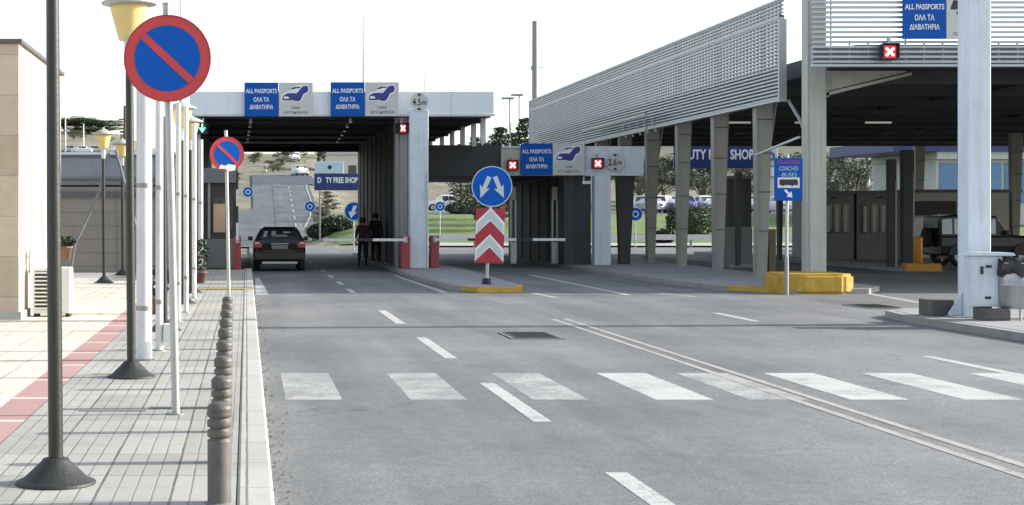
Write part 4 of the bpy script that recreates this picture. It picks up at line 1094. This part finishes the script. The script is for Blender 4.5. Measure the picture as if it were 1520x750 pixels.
# ------------------------------------------------------------------ booths and clutter under the steel canopy
def grey_booth(x0, x1, Y, h_, label, wm='booth_grey', nwin=4):
    t = thing('inspection_booth', label, 'booth', ((x0+x1)/2, Y, .1), 0, 'inspection booths under the steel canopy')
    MB().box(x0, x1, Y, Y+2.2, .0, h_).build('wall', wm, t, True)
    MB().bevbox(x0-.08, x1+.08, Y-.12, Y+2.3, h_+.003, h_+.12, .01).build('roof', 'concrete_dark', t, True)
    L = (x1-x0-.3)/nwin
    for k in range(nwin):
        a = x0+.15+k*L
        f = MB().box(a+.03, a+L-.03, Y-.03, Y-.002, 1.05, 2.2).build('window', 'glass_dark', t, True)
        MB().box(a+.10, a+L*.62, Y-.04, Y-.0305, 1.1, 2.12).build('blind', 'blind_pale', f, True)
    MB().tube([((x0+x1)/2-.1, Y-.1, 2.45), ((x0+x1)/2+.1, Y-.16, 2.5)], .03, 6).build('lamp', 'plastic_black', t, True)
grey_booth(22.6, 24.3, 62, 2.62, 'left of two dark grey booths with pale window blinds')
grey_booth(24.42, 26.2, 62, 2.62, 'right of two dark grey booths with pale window blinds')
t = thing('inspection_booth', 'white cabin with dark nameboard behind the parked jeep', 'booth', (28.5, 64, .1), 0, 'inspection booths under the steel canopy')
MB().box(27.2, 31.9, 64, 67, 0, 2.7).build('wall', 'booth_white', t, True)
MB().box(27.1, 32.0, 63.9, 67.1, 2.703, 2.83).build('roof', 'concrete_dark', t, True)
MB().box(27.5, 29.3, 63.95, 63.997, 1.75, 2.35).build('nameboard', 'dark_panel', t, True)
MB().box(27.4, 29.4, 63.96, 63.998, .9, 1.65).build('window', 'glass_pale', t, True)
for X, w_, h_, lb in ((20.45, .22, 3.4, 'dark upright gate post, left of two on the booth island'), (20.95, .34, 3.7, 'thicker dark upright gate post, right of two on booth island')):
    t = tag(MB().bevbox(-w_/2, w_/2, 0, .3, 0, h_, .01).build('gate_post', 'dark_panel'), lb, 'post', 'dark gate posts under the steel canopy'); t.location = (X, 49, .12)
    MB().box(w_/2-.05, w_/2+.0, -.02, -.001, 0, h_*.8).build('trim', 'grey_steel', t)
t = tag(MB().lathe([(.0, 0), (.13, 0), (.13, .92), (.11, .95), (0, .95)], n=18).build('safety_bollard', 'orange_paint'), 'tall orange yellow bollard on the booth island nose', 'bollard'); t.location = (20.95, 48.35, .12)
t = tag(MB().bevbox(20.35, 21.45, 47.82, 48.2, .0, .26, .03).build('island_nose', 'orange_paint'), 'orange yellow nose block of the booth island by jeep', 'kerb block')
t = thing('control_kiosk', 'narrow dark kiosk between slanted columns', 'kiosk', (16.7, 53, .12))
MB().box(16.35, 17.3, 53, 54.4, .12, 1.35).build('lower_wall', 'booth_grey', t, True); MB().box(16.5, 17.3, 53.1, 54.4, 1.353, 3.0).build('upper_wall', 'dark_panel', t, True)
MB().box(16.0, 16.18, 53, 53.3, .12, 3.2).build('door_post', 'dark_panel', t, True); MB().box(16.35, 17.35, 52.9, 54.5, 3.003, 3.1).build('roof', 'concrete_dark', t, True)
for x0, x1, mt, lb in ((14.06, 14.32, 'booth_white', 'pale grey cabinet behind the nearest slanted column'), (14.36, 14.56, 'dark_tan', 'brown narrow cabinet beside the pale grey cabinet')):
    if mt not in MATS: mat('dark_tan', (.13, .095, .05), .6, 0, .15)
    t = thing('cabinet', lb, 'cabinet', ((x0+x1)/2, 42.6, .12), 0, 'cabinets behind the slanted columns')
    MB().bevbox(x0, x1, 42.6, 43, .12, 1.36, .01).build('body', mt, t, True); MB().box(x0+.02, x1-.02, 42.592, 42.598, .2, 1.3).build('door', mt, t, True)
for X in (15.9, 19.3, 12.6):
    lb = {15.9: 'dark upright steel stanchion left of the narrow kiosk', 19.3: 'dark upright steel stanchion behind the bus sign', 12.6: 'dark thick slanted pillar right of the pale low column'}[X]
    Y = {15.9: 50, 19.3: 56, 12.6: 51.6}[X]; hh = 3.0; ww = .09 if X != 12.6 else .28
    t = tag(MB().prism([(-ww*.6, 0), (ww*.6, 0), (ww*1.2, hh), (-ww, hh)], 0, .25, 'y').build('steel_pillar', 'dark_panel'), lb, 'pillar', 'dark pillars under the steel canopy'); t.location = (X, Y, .12)
# glass building at far right
t = thing('glass_building', 'far building with blue fascia and blue glass front', 'building', (52, 100, 0))
MB().box(44.5, 62, 100, 110, 0, 5.4).build('wall', 'booth_white', t, True)
for k in range(8): MB().box(44.7+k*2.1, 46.6+k*2.1, 99.95, 99.997, 2.6, 5.2).build('window', 'blue_glass', t, True)
MB().box(41.5, 62.3, 99.4, 110.3, 5.9, 6.6).build('fascia', 'navy', t, True)
MB().box(44.4, 62.1, 99.6, 110.1, 5.41, 5.89).build('roof', 'booth_white', t, True)
# houses / sheds on the hill
for px, Y, w_, h_, lb, rf in ((520, 230, 7, 4.2, 'pale house on the hill behind the small shop sign', 'booth_white'), (1135, 175, 9, 4.0, 'pale building behind the right end of the big shop sign', 'grey_steel'), (1290, 135, 14, 3.2, 'low pale building behind the grey booths', 'booth_white')):
    X = XX(px, Y); g0 = G(X, Y); t = thing('house', lb, 'building', (X, Y, g0), 0, 'pale buildings on the far slope')
    MB().box(-w_/2, w_/2, 0, 6, -.5, h_).build('wall', 'house_wall', t)
    MB().prism([(-w_/2-.3, h_), (w_/2+.3, h_), (w_/2-.6, h_+.9), (-w_/2+.6, h_+.9)], -.3, 6.3, 'y').build('roof', rf, t)
    for k in range(int(w_/2.4)): MB().box(-w_/2+.8+k*2.4, -w_/2+2.0+k*2.4, -.03, -.005, 1.2, 2.6).build('window', 'glass_dark', t)

# floodlight poles
def flood(px, Y, top_py, label, head=True, r=.09):
    X = XX(px, Y); g0 = G(X, Y); h_ = H+(322-top_py)/2300*Y-g0
    t = thing('floodlight_pole', label, 'light pole', (X, Y, g0), 0, 'tall light poles against the sky')
    MB().tube([(0, 0, 0), (0, 0, h_)], [r, r*.7], 8).build('pole', 'white_metal', t)
    if head: MB().bevbox(-.55, .25, -.15, .15, h_-.02, h_+.10, .03).build('head', 'alu_dark', t)
    return t
flood(757, 100, 147, 'left thin light pole among the conifers'); flood(771, 102, 142, 'right taller thin light pole among the conifers')
flood(124, 300, 184, 'white light pole on the left hill', True, .16); flood(97, 300, 172, 'thin light pole at the left edge of the hill', False, .16)
flood(1208, 120, 228, 'light pole seen over the leftmost grey booth'); flood(1290, 130, 225, 'light pole between trees over the grey booths')
flood(395, 225, 242, 'small light pole by the cross road uphill', True, .1)
t = thing('high_mast', 'thick tall grey mast at the far end of louvred screen', 'mast', (14.9, 80, 0))
MB().tube([(0, 0, 0), (0, 0, 11.8)], [.19, .15], 14).build('shaft', 'grey_steel', t)
MB().bevbox(-.22, -.14, -.1, .1, 9.3, 9.5, .02).box(.14, .4, -.03, .03, 9.38, 9.42).build('clamp', 'galv', t)
t = thing('utility_pole', 'dark utility pole with crossarms on the left skyline', 'utility pole', (XX(185, 120), 120, 0))
MB().tube([(0, 0, 0), (0, 0, 10.3)], [.14, .09], 8).build('pole', 'bark', t)
MB().box(-.45, .4, -.05, .05, 9.2, 9.3).box(-.35, .3, -.05, .05, 8.2, 8.35).build('crossarm', 'dark_panel', t)
MB().bevbox(-.35, -.1, -.1, .1, 7.7, 8.1, .03).build('transformer', 'grey_steel', t)

# ------------------------------------------------------------------ vehicles
def wheel(t, x, y, r, w_, name='wheel', side=1, mt='rim'):
    """axle along x"""
    M = Matrix.Translation((x, y, r)) @ Matrix.Rotation(R(90), 4, 'Y')
    q = MB().lathe([(r*.62, -w_/2), (r*.93, -w_/2), (r, -w_*.35), (r, w_*.35), (r*.93, w_/2), (r*.62, w_/2), (r*.62, -w_/2)], M=M, n=24).build(name, 'rubber', t)
    mb = MB().lathe([(0, w_*.3), (r*.2, w_*.32), (r*.55, w_*.25), (r*.64, w_*.42)], M=M, n=20).lathe([(0, -w_*.3), (r*.2, -w_*.32), (r*.55, -w_*.25), (r*.64, -w_*.42)], M=M, n=20)
    for k in range(5):
        a = k*2*PI/5
        for s_ in (-1, 1):
            M2 = M @ Matrix.Rotation(a, 4, 'Z'); mb.box(r*.1, r*.6, -r*.06, r*.06, s_*w_*.36-.01, s_*w_*.36+.01, M=M2)
    mb.build('rim', mt, q)
def car(name, label, cat, loc, rz, paint, L, W, hh, stations, glass='glass_dark', grp=None, wheel_r=.31, wx=None, detail=True, clearance=.2):
    """car along +y (front at +y), origin at the ground centre.
    stations: (y, z_low, z_belt, z_top, half_w_belt, half_w_top)"""
    t = thing(name, label, cat, loc, rz, grp)
    vs = []; fs = []; n = 0
    rows = []
    for (y, zl, zb, zt, wb, wt) in stations:
        pts = [(wb*.86, zl), (wb*.97, zl+.10), (wb, (zl+zb)/2), (wb*.985, zb-.06), (wb*.94, zb), (wt+.03, zt-.05), (wt-.06, zt), (wt*.4, zt+.02)]
        row = [(x, y, z) for x, z in pts]+[(-x, y, z) for x, z in pts[::-1]]
        rows.append(row)
    m_ = len(rows[0])
    for r_ in rows: vs += r_
    for i in range(len(rows)-1):
        for k in range(m_): fs.append((i*m_+k, i*m_+(k+1) % m_, (i+1)*m_+(k+1) % m_, (i+1)*m_+k))
    fs.append(tuple(range(m_))); fs.append(tuple(range((len(rows)-1)*m_, len(rows)*m_))[::-1])
    mb = MB(); mb.add(vs, fs, 0, False); body = mb.build('body', paint, t)
    mod = None
    return t, body, rows
def side_windows(t, rows, spans, glass, zpad=.05):
    """spans: lists of station index pairs -> glass panels just outside the side faces between belt and roof"""
    for (i, j) in spans:
        for s_ in (1, -1):
            a, b_ = rows[i], rows[j]
            lo0, hi0, lo1, hi1 = Vector(a[4]), Vector(a[5]), Vector(b_[4]), Vector(b_[5])
            def L(p, q, f): return p+(q-p)*f
            q = [L(L(lo0, hi0, .10), L(lo1, hi1, .10), .06), L(L(lo0, hi0, .10), L(lo1, hi1, .10), .94), L(L(lo0, hi0, .90), L(lo1, hi1, .90), .94), L(L(lo0, hi0, .90), L(lo1, hi1, .90), .06)]
            q = [Vector((v.x*s_+.012*s_, v.y, v.z)) for v in q]; q2 = [Vector((v.x-.010*s_, v.y, v.z)) for v in q]
            mb = MB(); mb.add(q+q2, [(0, 1, 2, 3), (7, 6, 5, 4), (0, 4, 5, 1), (1, 5, 6, 2), (2, 6, 7, 3), (3, 7, 4, 0)]); mb.build('side_window', glass, t)
def end_window(t, rows, i, j, glass, name, out):
    a, b_ = rows[i], rows[j]      # belt at station i, roof at station j
    zb, zt = a[4][2], b_[6][2]; y0, y1 = a[4][1], b_[6][1]; w0, w1 = a[4][0]*.90, b_[5][0]*.88
    q = [Vector((-w0, y0+(y1-y0)*.12, zb+(zt-zb)*.12)), Vector((w0, y0+(y1-y0)*.12, zb+(zt-zb)*.12)), Vector((w1, y0+(y1-y0)*.88, zb+(zt-zb)*.88)), Vector((-w1, y0+(y1-y0)*.88, zb+(zt-zb)*.88))]
    nrm = (q[1]-q[0]).cross(q[3]-q[0]).normalized()
    if nrm.y*out < 0: nrm = -nrm
    qa = [v+nrm*.03 for v in q]; qb = [v-nrm*.01 for v in q]
    mb = MB(); mb.add(qa+qb, [(0, 1, 2, 3), (7, 6, 5, 4), (0, 4, 5, 1), (1, 5, 6, 2), (2, 6, 7, 3), (3, 7, 4, 0)]); return mb.build(name, glass, t)

# dark hatchback in the left lane, seen from behind
hb = [(-1.92, .34, .62, .66, .66, .50), (-1.95, .30, .80, .86, .74, .58), (-1.90, .26, .93, .97, .79, .66), (-1.78, .24, .95, 1.12, .815, .62), (-1.55, .22, .95, 1.33, .82, .56), (-1.30, .2, .94, 1.37, .825, .56),
      (-.6, .2, .92, 1.40, .83, .57), (.2, .2, .91, 1.39, .83, .57), (.55, .2, .92, 1.30, .825, .55), (1.15, .2, .93, .96, .82, .62), (1.6, .22, .84, .87, .79, .6), (1.85, .26, .70, .74, .72, .5), (1.92, .32, .55, .6, .6, .4)]
t, body, rows = car('hatchback_car', 'dark hatchback driving away in the left checkpoint lane', 'car', (1.03, 50.2, 0), 0, 'car_black', 3.85, 1.65, 1.4, hb)
side_windows(t, rows, ((5, 6), (6, 7)), 'glass_dark'); side_windows(t, rows, ((7, 8),), 'glass_dark')
rwd = end_window(t, rows, 2, 4, 'glass_dark', 'rear_window', -1)
end_window(t, rows, 9, 8, 'glass_dark', 'windscreen', 1)
for x in (-.70, .70):
    for y in (-1.25, 1.2): wheel(t, x, y, .30, .19)
for s_ in (-1, 1):
    mb = MB().prism([(s_*.80, .74), (s_*.80, .92), (s_*.66, .94), (s_*.54, .84), (s_*.58, .75)], -1.99, -1.86, 'y'); tl = mb.build('taillight', 'tail_red', t)
    MB().prism([(s_*.76, .86), (s_*.76, .91), (s_*.66, .92), (s_*.62, .87)], -1.998, -1.991, 'y').build('reflector', 'chevron_white', tl)
    mb = MB().bevbox(min(s_*.83, s_*.98), max(s_*.83, s_*.98), .5, .62, .93, 1.06, .03); mb.build('wing_mirror', 'car_black', t)
MB().bevbox(-.80, .80, -2.06, -1.90, .34, .60, .05).build('bumper', 'car_black', t)
MB().box(-.55, .55, -2.065, -2.0, .24, .31).build('bumper_trim', 'chrome' if 'chrome' in MATS else 'rim', t)
MB().box(-.25, .25, -2.005, -1.97, .70, .82).build('number_plate', 'booth_grey', t)
MB().bevbox(-.28, .28, -2.01, -1.95, .84, .875, .01).build('boot_trim', 'rim', t)
MB().bevbox(-.5, .5, -1.68, -1.42, 1.355, 1.395, .015).build('roof_spoiler', 'car_black', t)
MB().bevbox(-.17, -.13, -1.9, -1.86, .965, 1.0, .01).build('wiper', 'rubber', t)
mb = MB()
for x in (-.34, .34): mb.bevbox(x-.17, x+.17, -.35, -.25, .95, 1.25, .05)
mb.build('head_rest', 'grey_steel', t)
# pale panels over the rear window: papers, soft toy shapes and painted reflections
mb = MB(); 
for (u0, u1, v0, v1) in ((-.42, -.33, .3, .75), (-.2, .2, .35, .5), (-.22, -.1, .5, .75), (.1, .3, .6, .72)):
    w0 = .7
    y0, y1, z0, z1 = -1.90, -1.55, .93, 1.33
    def q(u, v): return (u*1.35*(1-.25*v), y0+(y1-y0)*v-.045, z0+(z1-z0)*v+.02)
    mb.quad(q(u0, v0), q(u1, v0), q(u1, v1), q(u0, v1))
mb.build('window_papers_reflections', 'grey_steel', rwd)

# jeep at right, side on, front towards +x
jp = [(-1.70, .42, 1.02, 1.66, .72, .60), (-1.68, .38, 1.05, 1.72, .78, .66), (-1.3, .36, 1.05, 1.75, .80, .68), (-.5, .36, 1.05, 1.76, .80, .68), (.2, .36, 1.05, 1.74, .80, .68), (.62, .36, 1.06, 1.10, .80, .70), (1.2, .38, 1.02, 1.05, .79, .68), (1.66, .42, .95, 1.0, .75, .62), (1.72, .46, .80, .85, .70, .55)]
t, body, rows = car('jeep', 'dark boxy jeep side on with spare wheel at its back', 'jeep', (25.35, 53.5, 0), R(-90), 'jeep_green', 3.5, 1.6, 1.75, jp)
side_windows(t, rows, ((1, 2), (2, 3), (3, 4)), 'glass_pale')
end_window(t, rows, 5, 4, 'glass_pale', 'windscreen', 1); end_window(t, rows, 0, 0, 'glass_dark', 'rear_window', -1)
for x in (-.72, .72):
    for y in (-1.05, 1.12): wheel(t, x, y, .36, .22)
M = Matrix.Translation((0, -1.86, .98)) @ Matrix.Rotation(R(90), 4, 'X')
MB().lathe([(0, -.1), (.2, -.1), (.33, -.08), (.34, .08), (.2, .1), (0, .1)], M=M, n=24).build('spare_wheel', 'rubber', t)
for s_ in (-1, 1):
    for y in (-1.05, 1.12):
        q = [(y+.44*math.cos(a), .40+.42*math.sin(a)) for a in [PI*k/8 for k in range(9)]]
        MB().prism(q+[(y-.38, .40), (y+.38, .40)][::-1] if False else q, s_*.80, s_*.86, 'x').build('wheel_arch', 'plastic_black', t)
    MB().bevbox(min(s_*.82, s_*.98), max(s_*.82, s_*.98), .42, .54, 1.08, 1.24, .03).build('wing_mirror', 'plastic_black', t)
    MB().disc(s_*.55, .80, .1, 1.70, 1.76, 16).build('headlight', 'glass_pale', t)
MB().bevbox(-.78, .78, 1.72, 1.86, .42, .60, .03).build('front_bumper', 'plastic_black', t)
MB().bevbox(-.76, .76, -1.84, -1.69, .42, .58, .03).build('rear_bumper', 'plastic_black', t)
MB().box(-.6, .6, -1.2, .1, 1.775, 1.80).build('roof_rack', 'plastic_black', t)

# generic parked saloon and its copies
sl = [(-2.1, .34, .70, .74, .7, .55), (-2.05, .26, .92, .95, .82, .66), (-1.45, .22, .96, .99, .86, .64), (-1.0, .2, .96, 1.38, .87, .60), (.0, .2, .95, 1.44, .87, .62), (.5, .2, .95, 1.40, .87, .60), (1.2, .22, .94, .97, .86, .66), (1.85, .26, .80, .84, .82, .6), (2.08, .34, .6, .64, .7, .5)]
CC = {}
GC2 = 'cars parked beyond the checkpoint'
def parked(px, Y, rz, paint, label, dz=0):
    X = XX(px, Y); loc = (X, Y, hgt(X, Y)+dz)
    if paint in CC: o = dup(CC[paint], loc, label, rz); return o
    t, body, rows = car('parked_car', label, 'car', loc, rz, paint, 4.2, 1.72, 1.44, sl, grp=GC2)
    side_windows(t, rows, ((3, 4), (4, 5)), 'glass_dark'); end_window(t, rows, 2, 3, 'glass_dark', 'rear_window', -1); end_window(t, rows, 6, 5, 'glass_dark', 'windscreen', 1)
    for x in (-.74, .74):
        for y in (-1.3, 1.3): wheel(t, x, y, .31, .2)
    for s_ in (-1, 1):
        MB().box(min(s_*.5, s_*.78), max(s_*.5, s_*.78), 1.98, 2.06, .62, .76).build('headlight', 'glass_pale', t)
        MB().box(min(s_*.55, s_*.8), max(s_*.55, s_*.8), -2.12, -2.05, .72, .88).build('taillight', 'tail_red', t)
    CC[paint] = t; return t
for a in ((980, 125, R(150), 'car_white', 'white parked car left of the first slanted columns'), (1018, 124, R(160), 'car_purple', 'purple parked car between slanted columns'),
          (998, 131, R(180), 'car_silver', 'silver parked car behind the white and purple cars'), (1043, 126, R(200), 'car_white', 'white parked car behind the third slanted column'),
          (1076, 125, R(170), 'car_blue', 'blue parked car under the shop sign lettering'), (1108, 126, R(180), 'car_silver', 'silver parked car right of the blue parked car'),
          (955, 127, R(170), 'car_silver', 'silver parked car at left end of the car park'), (1163, 122, R(180), 'car_white', 'white parked car below the blue bus sign'),
          (445, 205, R(190), 'car_white', 'white car coming down the hill road'), (437, 262, R(182), 'car_white', 'white car higher on the dry slope'),
          (121, 300, R(90), 'car_white', 'white car on the left hill under the light pole'), (103, 302, R(90), 'car_silver', 'silver car at the left edge of the hill'), (140, 301, R(90), 'car_silver', 'silver car just left of the plaza lamp head'),
          (176, 300, R(90), 'car_white', 'white car on the hill right of the plaza lamp'), 
          (785, 128, R(90), 'car_red', 'red car hidden mostly behind dark low wall')):
    parked(*a)
# white pickup
X = XX(662, 165)
pk = [(-2.45, .45, .95, .98, .80, .74), (-2.4, .4, 1.0, 1.03, .84, .78), (-.75, .38, 1.02, 1.05, .86, .8), (-.72, .38, 1.04, 1.6, .86, .66), (-.2, .36, 1.04, 1.68, .87, .66), (.5, .36, 1.04, 1.64, .87, .64), (1.1, .38, 1.05, 1.08, .86, .7), (2.1, .42, .95, .98, .82, .66), (2.4, .5, .7, .74, .75, .55)]
t, body, rows = car('pickup_truck', 'white pickup truck on the grass slope seen between canopies', 'pickup truck', (X, 165, hgt(X, 165)), R(90), 'car_white', 4.9, 1.75, 1.7, pk)
side_windows(t, rows, ((3, 4), (4, 5)), 'glass_dark'); end_window(t, rows, 6, 5, 'glass_dark', 'windscreen', 1); end_window(t, rows, 2, 3, 'glass_dark', 'rear_window', -1)
for x in (-.76, .76):
    for y in (-1.6, 1.5): wheel(t, x, y, .37, .22)
MB().box(-.7, .7, -2.3, -.85, 1.055, 1.09).build('load_bed_liner', 'plastic_black', t)
# white road barrier on hill road verge
X = XX(446, 103); t = thing('road_barrier', 'white plastic road barrier at the hill road corner', 'barrier', (X, 103, hgt(X, 103)))
MB().prism([(-.34, 0), (.34, 0), (.2, .35), (.14, .9), (-.14, .9), (-.2, .35)], -.5, .5, 'y').build('body', 'plastic_white', t)
MB().box(-.22, .22, -.52, -.502, .3, .42).build('stripe', 'sign_grey', t)

# low roadside rail on far side of the road
t = thing('guard_rail', 'low pale guard rail along the far road edge', 'guard rail', (20, 86, 0))
MB().box(8.5, 48, 85.9, 85.98, .42, .72).build('rail', 'plastic_white', t, True)
mb = MB()
for k in range(20): mb.box(8.6+k*2, 8.72+k*2, 85.985, 86.08, 0, .6)
mb.build('post', 'galv', t, True)

# ------------------------------------------------------------------ people
def person(loc, rz, label, top, hh=1.68, seed=1):
    random.seed(seed)
    t = thing('person', label, 'person', loc, rz, None)
    k = hh/1.75
    J = {'pelvis': (0, 0, .96), 'belly': (0, -.01, 1.12), 'chest': (0, .0, 1.32), 'neck': (0, -.005, 1.49), 'head0': (0, -.015, 1.56), 'head': (0, -.02, 1.65), 'crown': (0, -.01, 1.72),
         'shL': (-.18, 0, 1.42), 'elL': (-.25, .02, 1.13), 'wrL': (-.24, -.08, .90), 'hnL': (-.235, -.11, .82),
         'shR': (.18, 0, 1.42), 'elR': (.25, .03, 1.13), 'wrR': (.26, -.03, .89), 'hnR': (.26, -.05, .80),
         'hpL': (-.095, 0, .90), 'knL': (-.11, -.03, .50), 'anL': (-.12, .03, .10), 'toL': (-.135, -.12, .045),
         'hpR': (.095, 0, .90), 'knR': (.12, -.05, .50), 'anR': (.13, -.02, .10), 'toR': (.145, -.17, .045)}
    rad = {'pelvis': .15, 'belly': .14, 'chest': .165, 'neck': .055, 'head0': .07, 'head': .095, 'crown': .07, 'sh': .075, 'el': .05, 'wr': .034, 'hn': .04, 'hp': .10, 'kn': .065, 'an': .045, 'to': .045}
    E = [('pelvis', 'belly'), ('belly', 'chest'), ('chest', 'neck'), ('neck', 'head0'), ('head0', 'head'), ('head', 'crown')]
    for s_ in 'LR': E += [('chest', 'sh'+s_), ('sh'+s_, 'el'+s_), ('el'+s_, 'wr'+s_), ('wr'+s_, 'hn'+s_), ('pelvis', 'hp'+s_), ('hp'+s_, 'kn'+s_), ('kn'+s_, 'an'+s_), ('an'+s_, 'to'+s_)]
    names = list(J); vs = [Vector(J[n])*k for n in names]
    me = bpy.data.meshes.new('p'); me.from_pydata(vs, [(names.index(a), names.index(b_)) for a, b_ in E], [])
    o = bpy.data.objects.new('p', me); col.objects.link(o)
    sk = o.modifiers.new('s', 'SKIN'); o.modifiers.new('u', 'SUBSURF').levels = 2
    for i, n in enumerate(names):
        r_ = rad.get(n) or rad.get(n[:2]); sy = .72 if n in ('pelvis', 'belly', 'chest') else 1
        me.skin_vertices[0].data[i].radius = (r_*k, r_*k*sy)
    me.skin_vertices[0].data[0].use_root = True
    dg = bpy.context.evaluated_depsgraph_get(); dg.update(); m2 = bpy.data.meshes.new_from_object(o.evaluated_get(dg)); bpy.data.objects.remove(o)
    m2.name = 'body'
    for mn in ('skin', top, 'trousers', 'rubber'): m2.materials.append(MATS[mn])
    for p_ in m2.polygons:
        c = p_.center/k; p_.use_smooth = True
        if c.z > 1.50: i = 0
        elif abs(c.x) > .2 and c.z < .88: i = 0
        elif c.z > .93 or (abs(c.x) > .19 and c.z > .8): i = 1
        elif c.z > .11: i = 2
        else: i = 3
        p_.material_index = i
    b_ = bpy.data.objects.new('body', m2); col.objects.link(b_); b_.parent = t
    mb = MB(); c = Vector((0, .005, 1.672))*k
    for i in range(9):
        pass
    pr = [(.02, .105), (.06, .09), (.09, .05), (.104, .0), (.10, -.05), (.09, -.09)]
    for a in range(1):
        vs = []; n = 20
        for r_, z in pr:
            for q in range(n):
                an = 2*PI*q/n; x, y = r_*math.cos(an), r_*1.08*math.sin(an)
                if y < -.03 and z < .04: y = -.03+(y+.03)*.2     # open face side (-y)
                vs.append((c.x+x, c.y+y+.012, c.z+z))
        mb.add(vs, [(i*n+q, i*n+(q+1) % n, (i+1)*n+(q+1) % n, (i+1)*n+q) for i in range(len(pr)-1) for q in range(n)]+[tuple(range(n))], 0, True)
    mb.build('hair', 'hair', t)
    mb = MB().lathe([(0, -.02), (.012, 0), (0, .02)], 0, 0, 6, M=Matrix.Translation(Vector((0, -.115, 1.635))*k)); mb.build('nose', 'skin', t)
    # fingers
    for s_ in (-1, 1):
        hx, hy, hz = (Vector(J['hnL' if s_ < 0 else 'hnR'])*k)
        mb = MB()
        for f in range(4):
            dx = (f-1.5)*.019; ll = (.062, .075, .07, .055)[f]
            mb.tube([(hx, hy+dx, hz-.01), (hx-s_*.006, hy+dx*1.1, hz-.04-ll*.4), (hx-s_*.022, hy+dx*1.1, hz-.035-ll)], [.010, .009, .007], 7)
        mb.tube([(hx, hy-.025, hz+.015), (hx-s_*.012, hy-.055, hz-.015), (hx-s_*.02, hy-.06, hz-.04)], [.011, .010, .008], 7)
        mb.build('fingers', 'skin', t)
    return t
person((3.98, 53.0, 0), R(185), 'pedestrian in dark red jacket at the end of barrier arm', 'jacket_red', 1.66)
person((4.50, 54.0, .12), R(150), 'pedestrian in black clothes standing close to dark wall', 'jacket_black', 1.70, 2)
